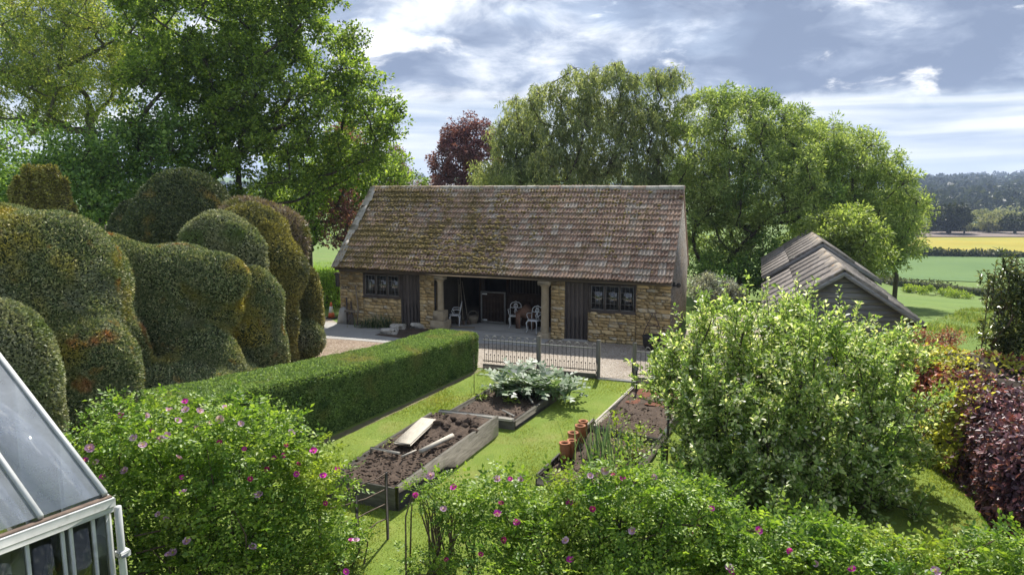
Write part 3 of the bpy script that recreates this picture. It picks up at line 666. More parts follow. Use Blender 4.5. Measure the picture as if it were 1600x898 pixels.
for k, (x, y, z, i, j, v, a, b) in enumerate(tiles):
    if k in pick: link('roof_tile', TM[v], roof, (x, y, z), (AL+b, 0, a))
    else:
        mm = np.array(Matrix.Translation((x, y, z))@Euler((AL+b, 0, a)).to_matrix().to_4x4()); me = TM[v]
        V = np.empty(len(me.vertices)*3, np.float32); me.vertices.foreach_get('co', V); V = V.reshape(-1,3)@mm[:3,:3].T+mm[:3,3]
        F = np.empty(len(me.polygons)*4, np.int32); me.loops.foreach_get('vertex_index', F); AV.append(V); AF.append(F.reshape(-1,4)+nb); nb += len(V)
tag(link('far_tiles', np_mesh('far_tiles', np.concatenate(AV), np.concatenate(AF), m_tile), roof), kind='stuff')
# pale verge slabs at the left end
for i in range(NR):
    y, z = slope_pt(i*EXP-.05, .105); w = rt.uniform(.22,.34)
    MB().box((0,0,-.018), (w, EXP*.99, .012), .006, jit=.003).obj('verge_slab', m_verge, roof, (-BL-.03, y, z), (AL+.05, 0, rt.uniform(-.03,.03)))
# ridge tiles
rtm = []
for i in range(3):
    a = np.linspace(-.15, math.pi+.15, 9); r0 = .13; L = .452
    prof = np.stack([np.zeros(9), -np.cos(a)*r0*1.15, np.sin(a)*r0], 1); inn = prof*np.array([1,.86,.86])
    V = np.concatenate([prof, prof+[L,0,0], inn, inn+[L,0,0]]); F = []
    for j in range(8): F += [(j,j+1,9+j+1,9+j), (18+j+1,18+j,27+j,27+j+1), (j+1,j,18+j,18+j+1), (9+j,9+j+1,27+j+1,27+j)]
    rtm.append(np_mesh('ridge_tile', V+RNG.normal(0,.003,V.shape), np.array(F), m_tilepale if i else m_tile, True))
for j in range(28): link('ridge_tile', rtm[rt.choice((1,1,2,0))], roof, (-BL-.02+j*.4586, HALF, RZ-.055+rt.uniform(-.008,.008)), (0,0,rt.uniform(-.012,.012)))
# moss cushions
def moss():
    n = 2600; r = np.random.default_rng(8); V = []; F = []
    o = np.array([[1,0,0],[0,1,0],[-1,0,0],[0,-1,0],[0,0,1.],[.7,.7,.5],[-.7,.7,.5],[-.7,-.7,.5],[.7,-.7,.5]]); f0 = [(0,1,5),(1,2,6),(2,3,7),(3,0,8),(5,1,6),(6,2,7),(7,3,8),(8,0,5),(5,6,4),(6,7,4),(7,8,4),(8,5,4)]
    f_ = lumps(3, 1.4, 1.); c = 0; VV = []; FF = []
    rot = np.array(Euler((AL,0,0)).to_matrix())
    while c < n:
        x = -BL*r.uniform()**.75; i = r.integers(0, NR); s = i*EXP+r.uniform(-.05,.12)
        if f_(np.array([[x, s*1.3, 0]]))[0]+.35-(x+BL)/BL*.9+r.normal(0,.35) < 0: continue
        y, z = slope_pt(s, .075); k = r.uniform(.018,.055)
        VV.append((o*np.array([k*r.uniform(1,1.8),k,k*.55])+r.normal(0,k*.12,o.shape))@rot.T+np.array([x,y,z])); FF.append(np.array(f0)+c*9); c += 1
    tag(link('moss_cushions', np_mesh('moss_cushions', np.concatenate(VV), np.concatenate(FF), m_moss, True), roof), kind='stuff')
moss()
# timber along the eaves, fascia ends
MB().box((-BL+.08, .20, 2.065), (-.07, .38, 2.20), .012, jit=.003).obj('eaves_beam', m_oak, barn)
MB().box((-BL+.02, .03, 2.13), (-BL+.07, .32, 2.22)).obj('barge_end', m_darkwood, barn)
# plank doors
def plank_door(x0, x1):
    g = MB().box((x0, WF+.06, .0), (x1, WF+.075, 2.04)).obj('door', m_darkwood, barn); n = 5; w = (x1-x0-.06)/n
    for i in range(n): MB().box((x0+.03+i*w+.004, WF+.03+rt.uniform(0,.008), .03), (x0+.03+(i+1)*w-.004, WF+.058, 2.03), .006).obj('plank', m_darkwood, g)
    for x in (x0, x1-.032): MB().box((x, WF-.01, 0), (x+.032, WF+.10, 2.05), .004).obj('door_jamb', m_frame, g)
    MB().tube([(x0+.1, WF+.02, 1.0), (x0+.1, WF-.03, 1.02), (x0+.1, WF-.03, 1.12), (x0+.1, WF+.02, 1.14)], .008, 5).obj('handle', m_iron, g)
for d in doors: plank_door(*d)
MB().box((-3.76, .16, -.05), (-2.82, WF+.055, .035), .01).obj('door_step', m_concrete, barn)
# casement windows
def window(x0, x1, z0, z1):
    g = MB(); f = .055
    for a in ((x0,z0,x1,z0+f),(x0,z1-f,x1,z1),(x0,z0+f,x0+f,z1-f),(x1-f,z0+f,x1,z1-f)): g.box((a[0],WF-.012,a[1]),(a[2],WF+.12,a[3]),.006)
    w = (x1-x0-2*f)/3
    for i in (1,2): g.box((x0+f+i*w-.022, WF-.008, z0+f+.001), (x0+f+i*w+.022, WF+.115, z1-f-.001), .005)
    win = g.obj('window', m_frame, barn)
    for i in range(3):
        a = x0+f+i*w+.026; b = x0+f+(i+1)*w-.026; zz0, zz1 = z0+f+.006, z1-f-.006; c = MB(); t = .020
        for q in ((a,zz0,b,zz0+t),(a,zz1-t,b,zz1),(a,zz0+t,a+t,zz1-t),(b-t,zz0+t,b,zz1-t)): c.box((q[0],WF+.02,q[1]),(q[2],WF+.05,q[3]))
        for k in (1,2): xx = a+t+(b-a-2*t)*k/3; c.box((xx-.0045,WF+.024,zz0+t),(xx+.0045,WF+.046,zz1-t))
        for k in (1,2,3): zq = zz0+t+(zz1-zz0-2*t)*k/4; c.box((a+t,WF+.026,zq-.0045),(b-t,WF+.044,zq+.0045))
        cs = c.obj('casement', m_lead, win); MB().box((a+.01,WF+.033,zz0+.01),(b-.01,WF+.037,zz1-.01)).obj('pane', m_glasswin, cs)
    MB().box((x0-.03, WF-.05, z0-.045), (x1+.03, WF+.1, z0-.003), .006).obj('sill', m_frame, win)
    MB().box((x0+.01, WF+.125, z0-.02), (x1-.01, WF+WT+.1, z0+.01), .004).obj('inner_sill', m_oak, win)
for w_ in wins: window(*w_)
# stone columns
def column(x, r, label, plinth):
    g = MB(); zb = plinth
    g.lathe([(r*1.02,zb-.02),(r*1.02,zb+.06),(r*.98,zb+.08),(r*.90,1.80),(r*.95,1.84),(r*1.2,1.88),(r*1.2,1.92)], 18, (x, .33, 0))
    c = g.obj('column', m_colstone, barn, smooth=False); c['label'] = label
    MB().box((x-r*1.5, .33-r*1.5, 1.915), (x+r*1.5, .33+r*1.5, 2.06), .02).obj('capital', m_colstone, c)
    if plinth > .5:
        MB().box((x-.22,.10,.40),(x+.20,.56,.76),.02,jit=.004).obj('plinth', m_colstone, c); MB().box((x-.30,-.02,-.05),(x+.30,.62,.405),.025,jit=.006).obj('plinth', m_colstone, c)
    else: MB().box((x-.23,.10,-.05),(x+.22,.58,.22),.03,jit=.008).obj('plinth', m_colstone, c)
m_colstone = M('column_stone', (.31,.25,.165), (.41,.34,.235), 6, .95, .008, 30, rnd=.15, spots=[((.2,.18,.14), 3, .55, .75)])
column(-8.47, .125, 'stone column on a tall stepped plinth', .76); column(-4.42, .15, 'stone column on a low block', .2)
# wall lamp on the gable
wl = MB().box((-.065,.62,2.0),(.02,.70,2.16),.01).box((0.02,.58,2.02),(.10,.74,2.06),.01).obj('wall_lamp', m_iron, barn); MB().lathe([(.05,0),(.07,.05),(.09,.06),(.05,.14),(.015,.16)], 10, (.13,.66,1.98)).obj('lamp_shade', m_iron, wl)
# the timber back of the open bay
bay = MB().box((-7.62,2.02,.05),(-7.54,2.10,2.3),.006).obj('timber_post', m_brownwood, barn); MB().box((-6.49,2.02,.05),(-6.40,2.10,2.3),.006).obj('timber_post', m_brownwood, barn)
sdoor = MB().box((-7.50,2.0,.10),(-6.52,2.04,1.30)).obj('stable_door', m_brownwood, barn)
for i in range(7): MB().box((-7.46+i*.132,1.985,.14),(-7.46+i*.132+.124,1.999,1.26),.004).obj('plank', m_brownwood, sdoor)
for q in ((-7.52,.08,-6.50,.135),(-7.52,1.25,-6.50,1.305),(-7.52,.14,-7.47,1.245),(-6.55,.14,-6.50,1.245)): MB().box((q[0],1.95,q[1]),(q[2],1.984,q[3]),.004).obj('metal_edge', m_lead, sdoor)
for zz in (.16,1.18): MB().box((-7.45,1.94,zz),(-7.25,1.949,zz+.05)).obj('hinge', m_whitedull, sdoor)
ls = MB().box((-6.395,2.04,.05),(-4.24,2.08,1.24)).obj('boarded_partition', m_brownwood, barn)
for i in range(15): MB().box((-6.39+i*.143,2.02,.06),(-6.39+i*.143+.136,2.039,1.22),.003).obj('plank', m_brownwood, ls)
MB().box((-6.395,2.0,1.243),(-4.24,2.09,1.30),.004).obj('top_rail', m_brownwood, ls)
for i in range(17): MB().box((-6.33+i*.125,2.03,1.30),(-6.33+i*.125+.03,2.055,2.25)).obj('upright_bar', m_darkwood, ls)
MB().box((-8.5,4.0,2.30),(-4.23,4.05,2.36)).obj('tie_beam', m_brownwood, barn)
MB().box((-7.9,3.0,.05),(-7.78,3.12,2.3)).obj('timber_post', m_darkwood, barn)
# black tube standing in for the dark gap by the left pier and small bracket at the left eaves
MB().tube([(-8.66,.26,2.05),(-8.66,.25,.02)], .03, 8).obj('downpipe', m_black, barn)
MB().box((-12.98,.3,1.45),(-12.82,.42,2.0),.01).box((-13.05,.3,1.9),(-12.80,.4,1.97),.01).obj('iron_bracket', m_darkwood, barn)
# ------------------------------------------------------------------ things in and by the barn
def bthing(name, label, cat, u, v, z=.05, rz=0, group=None): return thing(name, label, cat, tuple(BW(u, v, z)), TH+rz, group)
def garden_chair(label, u, v, rz):
    t = bthing('garden_chair', label, 'chair', u, v, .05, rz, 'white iron chairs in the open bay')
    s = MB(); a = np.linspace(0, 2*np.pi, 17)[:-1]; pr = np.stack([.23*np.sign(np.cos(a))*np.abs(np.cos(a))**.7, .21*np.sign(np.sin(a))*np.abs(np.sin(a))**.7, np.full(16,.43)], 1); s.prism(pr, (0,0,.03)); s.obj('seat', m_whitedull, t)
    for sx in (-1,1):
        for sy in (-1,1):
            MB().tube([(sx*.17,sy*.15,.43),(sx*.215,sy*.19,.36),(sx*.20,sy*.18,.2),(sx*.185,sy*.165,.08),(sx*.22,sy*.2,.0)], [.024,.024,.015,.012,.018], 6).obj('leg', m_whitedull, t)
        MB().tube([(sx*.2,.17,.44),(sx*.215,.22,.66),(sx*.2,.25,.82),(sx*.13,.265,.90),(sx*.05,.268,.91),(0,.27,.95)], .016, 6).obj('back_frame', m_whitedull, t)
        MB().tube([(sx*.215,.2,.66),(sx*.26,.08,.68),(sx*.27,-.06,.67),(sx*.24,-.11,.62),(sx*.24,-.06,.53),(sx*.2,-.03,.45)], .015, 6).obj('armrest', m_whitedull, t)
    sp = MB()
    for q in ([(0,.18,.46),(.055,.2,.56),(.02,.215,.66),(.075,.235,.75),(.05,.25,.84),(0,.26,.88)], [(0,.18,.46),(-.055,.2,.56),(-.02,.215,.66),(-.075,.235,.75),(-.05,.25,.84),(0,.26,.88)], [(-.2,.24,.72),(-.1,.235,.7),(0,.23,.74),(.1,.235,.7),(.2,.24,.72)], [(0,.2,.5),(0,.25,.84)]): sp.tube(q, .014, 5)
    a = np.linspace(0, 2*np.pi, 11); sp.tube(np.stack([.06*np.cos(a), np.full(11,.24), .78+.06*np.sin(a)], 1), .012, 5); sp.obj('back_splat', m_whitedull, t)
garden_chair('ornate white iron armchair in front of the stable door', -5.98, 1.62, R(14))
garden_chair('ornate white iron armchair beside the right stone column', -5.02, .95, R(-12))
garden_chair('ornate white iron armchair half hidden by the stepped column plinth', -8.22, 1.05, R(-70))
k = bthing('pet_kennel', 'small gabled wooden kennel with dark doorway behind the white armchairs', 'kennel', -5.55, 1.6, .05, R(4))
mk = M('kennel_wood', (.19,.105,.07), (.26,.15,.10), 5, .8, rnd=.2)
MB().box((-.34,-.2,0),(-.16,-.17,.56),.004).box((.16,-.2,0),(.34,-.17,.56),.004).box((-.16,-.2,.42),(.16,-.17,.56),.004).prism([(-.34,-.2,.56),(.34,-.2,.56),(0,-.2,.86)],(0,.03,0)).obj('front_wall', mk, k)
MB().box((-.34,-.165,0),(-.31,.4,.56)).box((.31,-.165,0),(.34,.4,.56)).box((-.305,.37,0),(.305,.4,.56)).obj('side_wall', mk, k)
for s in (-1,1): MB().prism([(0,-.26,.87),(s*.42,-.26,.50),(s*.42,-.26,.53),(0,-.26,.905)],(0,.72,0)).obj('roof', mk, k)
# leaning sticks and tools inside the bay
for i, (u, v, du, dv, h, r) in enumerate(((-8.15,1.3,-.25,.5,1.7,.018),(-8.0,1.35,-.35,.5,1.9,.02),(-7.85,1.5,-.45,.45,1.6,.015),(-8.25,1.4,-.1,.4,1.5,.025))):
    t = MB().tube([(0,0,0),(du*.5,dv*.5,h*.5),(du,dv,h)], r, 6).obj('garden_tool', m_oak, None, tuple(BW(u, v, .05)), (0,0,TH)); o = t
    MB().box((-.07,-.01,-.0),(.07,.01,.16),.004).obj('blade', m_rust, t)
    tag(t, ('thick handled garden tool leaning just inside the bay by the stepped plinth', 'longest garden tool leaning in the dark left side of the open bay', 'garden tool leaning beside the round wicker basket', 'stubby garden tool leaning against the partition wall of the open bay')[i], 'tool', 'tools leaning in the open bay')
t = bthing('basket', 'round pale wicker basket on the floor of the dark bay', 'basket', -7.75, 1.75); MB().lathe([(.14,0),(.2,.18),(.22,.3),(.2,.3),(.12,.03)], 12).obj('bowl', m_oak, t); a = np.linspace(0, np.pi, 9); MB().tube(np.stack([.21*np.cos(a), 0*a, .3+.2*np.sin(a)],1), .012, 5).obj('handle', m_oak, t)
tag(MB().box((0,0,0),(.95,.12,.04),.004).obj('floor_plank', m_oak, None, tuple(BW(-8.3,.75,.05)), (0,0,TH+.1)), 'pale plank lying on the floor of the open bay', 'plank')
# things on the window sills
def sill(name, label, cat, u, zb, prof, mat, v=WF+.25):
    t = MB().lathe(prof, 12).obj(name, mat, None, tuple(BW(u, v, zb)), (0,0,TH), True); tag(t, label, cat)
zl, zr_ = 1.15, 1.08
sill('bottle', 'white bottle standing on the sill of the right window', 'bottle', -1.86, zr_, [(.04,0),(.04,.17),(.015,.2),(.015,.25)], m_white)
sill('cup', 'white cup on the right end of the right window sill', 'cup', -1.38, zr_+.06, [(.045,0),(.055,.13),(.05,.13),(.04,.02)], m_white)
sill('bowl', 'white bowl on the left end of the right window sill', 'bowl', -2.62, zr_, [(.06,0),(.15,.07),(.14,.07),(.05,.02)], m_white)
t = thing('table_lamp', 'cream shaded table lamp behind the right window', 'lamp', tuple(BW(-2.55, WF+.42, zr_)), TH); MB().lathe([(.06,0),(.015,.02),(.015,.22)],10).obj('stand', m_oak, t); MB().lathe([(.16,.2),(.10,.42),(.09,.42),(.15,.2)],14).obj('lamp_shade', m_paleboard, t)
sill('jar', 'small pale jar on the middle of the left window sill', 'jar', -10.92, zl, [(.035,0),(.04,.1),(.02,.14),(.02,.18)], m_white)
sill('bowl', 'low white bowl on the right end of the left window sill', 'bowl', -10.48, zl, [(.05,0),(.12,.08),(.11,.08),(.04,.02)], m_white)
sill('dish', 'small white dish beside the bowl in the left window', 'dish', -10.33, zl, [(.04,0),(.07,.09),(.06,.09),(.03,.02)], m_white)
MB().box((-11.69,WF+.14,1.2),(-11.50,WF+.16,1.97)).obj('curtain', m_whitedull, barn)
# traffic cone
t = thing('traffic_cone', 'orange and white traffic cone at the left corner of the barn', 'cone', tuple(G(518,497)), 0)
MB().box((-.2,-.2,0),(.2,.2,.04),.01).obj('base', m_black, t); MB().lathe([(.145,.04),(.105,.24)],14).obj('lower_cone', m_orange, t); MB().lathe([(.104,.24),(.06,.50)],14).obj('white_band', m_white, t); MB().lathe([(.059,.50),(.035,.66),(.02,.66)],14).obj('cone_tip', m_orange, t)
# stone slab, post and roller propped by the left end
t = thing('stone_slab', 'worn grey stone slab propped against the left end of the barn', 'stone', tuple(BW(-12.62,.1,.0)), TH)
a = np.linspace(0, np.pi, 9); MB().prism([(-.2,-.05,0)]+[(-.2*math.cos(q)*1.0, .12, .45+.22*math.sin(q)) for q in a]+[(.2,-.05,0)], (0,.09,0)).obj('slab', m_concrete, t)
t = tag(MB().tube([(0,0,0),(.04,.05,.7),(-.12,.15,1.55)], [.03,.026,.024], 7).obj('pole', m_oak, None, tuple(BW(-11.95,.12,0)), (0,0,TH)), 'pale wooden pole leaning on the stone wall left of the window', 'pole')
t = thing('wooden_cart_frame', 'old dark wooden frame with crossbars leaning beside the pale pole', 'frame', tuple(BW(-12.3,.12,0)), TH)
MB().tube([(-.08,0,0),(-.18,.14,1.05)], .03, 6).obj('shaft', m_darkwood, t); MB().tube([(.14,0,0),(.02,.14,.9)], .035, 6).obj('shaft', m_darkwood, t)
MB().box((-.2,-.02,.5),(.26,.04,.58),.006).obj('crossbar', m_oak, t); MB().box((-.04,-.05,.0),(.2,.03,.42),.01).obj('panel', m_darkwood, t)
t = thing('small_wheel', 'dark little iron wheel lying by the foot of the pole', 'wheel', tuple(BW(-11.78,.05,.11)), TH+.3); a = np.linspace(0,2*np.pi,15); MB().tube(np.stack([.10*np.cos(a),0*a,.10*np.sin(a)],1), .03, 6).obj('rim', m_rust, t); MB().tube([(0,-.06,0),(0,.06,0)], .03, 8).obj('hub', m_rust, t); MB().tube([(-.1,0,0),(.1,0,0)], .012, 5).tube([(0,0,-.1),(0,0,.1)], .012, 5).obj('spoke', m_rust, t)
t = thing('tool_rack', 'little iron rack fixed high on the wall at the left corner', 'rack', tuple(BW(-12.5,.28,1.45)), TH); MB().tube([(-.15,0,0),(.18,0,0)], .012, 5).obj('bar', m_iron, t)
for x in (-.1,.02,.14): MB().tube([(x,0,.0),(x,-.05,-.03),(x,-.06,.04)], .01, 5).obj('hook', m_iron, t)
# white limestone blocks
m_lime = M('limestone_block', (.42,.39,.34), (.62,.59,.53), 6, .95, .02, 20, spots=[((.16,.13,.1), 4, .52, .68), ((.30,.25,.18), 9, .55, .7)])
for lab, px, py, w, d, h, rz in (('largest rough limestone block on the bare soil before the barn', 608,522,.62,.36,.22,.15), ('rough limestone block lying against the back of the largest one', 622,514,.60,.3,.2,.05), ('rough limestone block set apart nearer the left plank door', 654,513,.58,.32,.22,.2)):
    t = MB().box((-w/2,-d/2,-.02),(w/2,d/2,h),.05,jit=.014).obj('stone_block', m_lime, None, tuple(G(px,py)), (0,0,TH+rz)); tag(t, lab, 'stone')
# bare soil patch beside the blocks
struct(poly_sheet('bare_soil', [tuple(G(*p)[:2]) for p in ((585,524),(640,508),(700,506),(735,513),(690,524),(640,531))], .026, m_soil))
# iron basket with tall hoop by the right end
t = thing('iron_cauldron', 'black iron cauldron with tall triangular hanger against the right wall', 'cauldron', tuple(G(1019,546)), TH)
MB().lathe([(.10,0),(.24,.05),(.31,.2),(.33,.42),(.35,.46),(.31,.46),(.28,.2),(.1,.06)], 16).obj('pot', m_iron, t)
MB().tube([(-.32,0,.42),(-.24,.03,.7),(-.05,.12,1.12),(-.03,.13,1.2)], .016, 6).obj('hanger_rod', m_rust, t); MB().tube([(.32,0,.42),(.24,.03,.7),(.05,.12,1.12),(.03,.13,1.2)], .016, 6).obj('hanger_rod', m_rust, t)
MB().tube([(-.2,.05,.8),(.2,.05,.8)], .02, 6).obj('cross_rod', m_rust, t); MB().tube([(-.1,.14,1.2),(.1,.14,1.2)], .018, 6).obj('hook_bar', m_rust, t)

# ------------------------------------------------------------------ hooped iron railings
def railing(name, label, s0, s1, posts, hoopstep=.26):
    t = thing(name, label, 'railing', tuple(RL(s0)), TH); L = s1-s0
    for s in posts: MB().box((s-.055,-.055,-.1),(s+.055,.055,1.12),.008,jit=.002).obj('wooden_post', m_post, t)
    MB().box((0,-.025,-.06),(L,.025,.15),.006).obj('gravel_board', m_bed, t)
    tp = MB().box((0,-.012,.86),(L,.012,.885)).obj('top_rail', m_rail, t); MB().box((0,-.012,.235),(L,.012,.26)).obj('bottom_rail', m_iron, t)
    n = int(L/.125); bar = MB().tube([(0,0,.2),(0,0,.94)], .0075, 5).mesh('bar', m_iron); a = np.linspace(0, np.pi, 8)
    hoop = MB().tube(np.stack([-.0625*np.cos(a), 0*a, .935+.075*np.sin(a)],1), .0075, 5).mesh('hoop', m_rail)
    dog = MB().tube([(0,0,.26),(0,0,.43)], .006, 5).lathe([(.004,-.022),(.019,-.01),(.021,.0),(.019,.012),(.004,.024)], 7, (0,0,.44)).mesh('dog_bar', m_iron)
    for i in range(n+1):
        x = .05+i*(L-.1)/n
        if min(abs(x-q) for q in posts) < .07: continue
        link('bar', bar, t, (x,0,0))
        if i < n:
            link('dog_bar', dog, t, (x+.0625,0,0))
            if i % 2 == 0: link('hoop', hoop, t, (x+.0625,0,0))
m_post = M('fence_post_wood', (.16,.145,.12), (.25,.23,.19), 5, .95, .006, 24, kind='obj', stretch=(6,6,.8), rnd=.2)
m_rail = M('galvanised_rail', (.30,.29,.27), (.40,.385,.36), 12, .6)
railing('iron_railing', 'hooped iron railing with two timber posts behind the cardoon', -3.45, 0, [1.72, 3.45])
railing('iron_railing', 'hooped iron railing on the far side of the gateway from the cardoon', 1.0, 6.6, [0, 2.6, 5.3])

# ------------------------------------------------------------------ raised beds
def soil_top(name, poly, z, amp, parent, org, seed, mound=(), n=46, mat=None):
    P = np.array(poly, float); f = lumps(seed, 4, amp*.6); g = lumps(seed+1, 13, amp*.5); h = lumps(seed+2, 30, amp*.35); V = []
    for i in range(n+1):
        for j in range(n+1):
            a, b = i/n, j/n; p = (P[0]*(1-a)+P[1]*a)*(1-b)+(P[3]*(1-a)+P[2]*a)*b; V.append((p[0], p[1], z))
    V = np.array(V); V[:,2] += f(V)+g(V)+h(V)
    for (mx, my, mr, mh) in mound: V[:,2] += mh*np.exp(-((V[:,0]-mx)**2+(V[:,1]-my)**2)/mr**2)*(1+.5*g(V)/amp)
    F = np.array([(i*(n+1)+j, (i+1)*(n+1)+j, (i+1)*(n+1)+j+1, i*(n+1)+j+1) for i in range(n) for j in range(n)])
    P3 = P-P.mean(0)
    return link(name, np_mesh(name, V-np.array(org), F, mat or m_soil, False), parent)
def clods(poly, z, n, parent, org, seed, k0=.015, k1=.05):
    r = np.random.default_rng(seed); P = np.array(poly); mn, mx = P.min(0), P.max(0); o = np.array([[1,0,0],[0,1,0],[-1,0,0],[0,-1,0],[0,0,1.],[0,0,-1]]); f = np.array([(0,1,4),(1,2,4),(2,3,4),(3,0,4),(1,0,5),(2,1,5),(3,2,5),(0,3,5)])
    Q = r.uniform(mn, mx, (n*3, 2)); Q = Q[pip(Q, poly)][:n]; V = []; F = []
    for i, q in enumerate(Q):
        k = r.uniform(k0, k1)*r.uniform(.4,1); V.append((o+r.normal(0,.22,o.shape))*k*np.array([1.2,1,.8])+np.array([q[0], q[1], z+k*.3])); F.append(f+i*6)
    tag(link('soil_clods', np_mesh('soil_clods', np.concatenate(V)-np.array(org), np.concatenate(F), m_soil), parent), kind='stuff')
def board(name, a, b, z0, z1, th, mat, parent, org, inset=0., ext=(0,0)):
    a = np.array([a[0],a[1],0.]); b = np.array([b[0],b[1],0.]); d = b-a; L = np.linalg.norm(d); d /= L
    return MB().box((-ext[0],-th/2,z0),(L+ext[1],th/2,z1),.007,jit=.003).obj(name, mat, parent, tuple(a-np.array(org)), (0,0,math.atan2(d[1],d[0])))
def lerp(a, b, f): return (a[0]+(b[0]-a[0])*f, a[1]+(b[1]-a[1])*f)
# bed A: high boards, dug soil
orgA = (-1.8,13,0); A_ = thing('raised_bed', 'raised bed of tall weathered boards full of freshly dug soil', 'raised bed', orgA)
fr, nr, nl, fl = bedA
board('side_board', nr, fr, -.05, .44, .07, m_bed, A_, orgA); board('side_board', lerp(nl,fl,0), lerp(nl,fl,.97), -.05, .36, .05, m_bed, A_, orgA)
board('end_board', nl, lerp(nl,nr,.98), -.05, .40, .05, m_bed, A_, orgA); board('end_board', lerp(fl,fr,.05), lerp(fl,fr,.97), -.05, .22, .05, m_bed, A_, orgA)
soil_top('soil', [lerp(fr,fl,.03), lerp(nr,nl,.03), lerp(nl,nr,.03), lerp(fl,fr,.03)], .30, .05, A_, orgA, 3, [(-1.0,14.0,.55,.14),(-1.7,14.1,.4,.05)])
clods(bedA, .33, 900, A_, orgA, 5, .012, .045)
rr_ = np.random.default_rng(3)
for i in range(15):
    q = np.array([-1.15,13.95])+np.clip(rr_.normal(0,.25,2),-.38,.38); kk = rr_.uniform(.04,.095); mbx = MB().lathe([(.3,-.8),(.9,-.4),(1,.1),(.6,.7),(.15,.85)], 7); mbx.V[0] = mbx.V[0]*kk*np.array([1.2,1,.8])+rr_.normal(0,kk*.13,mbx.V[0].shape)
    mbx.obj('earth_clod', m_soil, A_, (q[0]-orgA[0], q[1]-orgA[1], .40+.06*rr_.uniform()))
def onbed(name, label, cat, pxa, pxb, z, w, th, mat, roll=0., tube=False):
    a = G(*pxa, z); b = G(*pxb, z); d = b-a; L = np.linalg.norm(d)
    mb = MB().tube([(0,0,0),(L*.5,0,.0),(L,0,0)], w, 8) if tube else MB().box((0,-w/2,-th/2),(L,w/2,th/2),.008,jit=.004)
    return tag(mb.obj(name, mat, None, tuple(a), (roll,0,math.atan2(d[1],d[0]))), label, cat)
onbed('wide_plank', 'wide bleached plank lying on the dug soil', 'plank', (628,694), (670,655), .44, .34, .05, m_paleboard, .05)
onbed('round_pole', 'short round pale pole on the soil beside the wide plank', 'pole', (657,705), (707,680), .42, .048, .05, m_paleboard, 0, True)
onbed('thin_batten', 'thin pale batten lying across the soil below the wide plank', 'batten', (579,699), (624,708), .39, .05, .04, m_paleboard)
onbed('root_stick', 'short curved root on the soil between plank and pole', 'stick', (627,713), (650,703), .40, .018, .02, m_paleboard, 0, True)
# bed B
orgB = (0,16.5,0); B_ = thing('raised_bed', 'low raised bed holding the big silver cardoon', 'raised bed', orgB); nr, fr, fl, nl = bedB
board('end_board', nl, nr, -.05, .20, .07, m_bed, B_, orgB, 0, (.0,.03)); pl_ = board('capping_plank', nl, nr, .202, .245, .15, m_paleboard, B_, orgB, 0, (.18,-.02))
board('side_board', nr, fr, -.05, .21, .09, m_bed, B_, orgB); board('side_board', nl, fl, -.05, .21, .05, m_bed, B_, orgB); board('end_board', fl, fr, -.05, .20, .05, m_bed, B_, orgB)
soil_top('soil', [lerp(nr,nl,.03), lerp(fr,fl,.03), lerp(fl,fr,.03), lerp(nl,nr,.03)], .12, .03, B_, orgB, 13); clods(bedB, .14, 500, B_, orgB, 6, .01, .03)
onbed('thin_batten', 'thin pale batten pointing at the front corner of the cardoon bed', 'batten', (785,640), (804,650), .19, .05, .03, m_paleboard)
onbed('wooden_peg', 'small pale wooden peg in the cardoon bed soil', 'peg', (827,620), (833,629), .18, .03, .03, m_paleboard)
# bed C
orgC = (2.3,14.5,0); C_ = thing('raised_bed', 'long low raised bed with terracotta pipes, leeks and a cross board', 'raised bed', orgC); fl, nl, nr, fr = bedC
m1 = lerp(fl,nl,.53); board('side_board', fl, m1, -.05, .20, .06, m_paleboard, C_, orgC); board('side_board', m1, nl, -.05, .22, .06, m_bed, C_, orgC); board('side_board', fr, nr, -.05, .22, .06, m_bed, C_, orgC)
board('end_board', nl, nr, -.05, .2, .05, m_bed, C_, orgC); board('end_board', fl, fr, -.05, .16, .05, m_bed, C_, orgC); board('cross_board', lerp(m1,nl,.02), lerp(fr,nr,.57), 0, .23, .06, m_bed, C_, orgC)
board('splice_board', lerp(fl,nl,.50), lerp(fl,nl,.62), .0, .30, .05, m_paleboard, C_, orgC)
soil_top('soil', [lerp(fl,fr,.03), lerp(nl,nr,.03), lerp(nr,nl,.03), lerp(fr,fl,.03)], .11, .035, C_, orgC, 23, [(3.3,16.3,.8,.06)]); clods(bedC, .14, 900, C_, orgC, 7, .01, .035)
soil_top('leaf_litter', [lerp(fl,fr,.12), lerp(lerp(fl,nl,.2),lerp(fr,nr,.2),.1), lerp(lerp(fl,nl,.2),lerp(fr,nr,.2),.9), lerp(fl,fr,.9)], .155, .03, C_, orgC, 25, (), 26, m_soilred)
tag(MB().box((-.05,-.05,-.1),(.05,.05,.42),.006).obj('corner_post', m_bed, C_, tuple(np.array([2.95,12.95,0])-np.array(orgC))))
# terracotta pipes
for i, (px, py, h, w, lab) in enumerate(((882,719,.36,.10,'terracotta pipe nearest the front end of the leek bed'), (893,713,.34,.085,'terracotta pipe with broken rim squeezed behind the front one'), (895,701,.35,.10,'terracotta pipe standing third along the row in the leek bed'), (906,691,.37,.105,'tall terracotta pipe fourth along the row in the leek bed'), (911,682,.35,.095,'terracotta pipe at the cross board end of the row'))):
    p = G(px, py, .12); t = thing('terracotta_pipe', lab, 'pipe', tuple(p), i*.7, 'terracotta pipes standing in the leek bed')
    MB().lathe([(w*.92,0),(w*.95,h*.8),(w,h*.86),(w,h),(w*.78,h),(w*.76,h*.1)], 16).obj('pipe_body', m_terra, t); MB().lathe([(w*1.10,h*.93),(w*1.12,h*.96),(w*1.10,h*1.0),(w*1.0,h*1.005),(w*1.0,h*.93)], 16).obj('rim', m_terra, t)
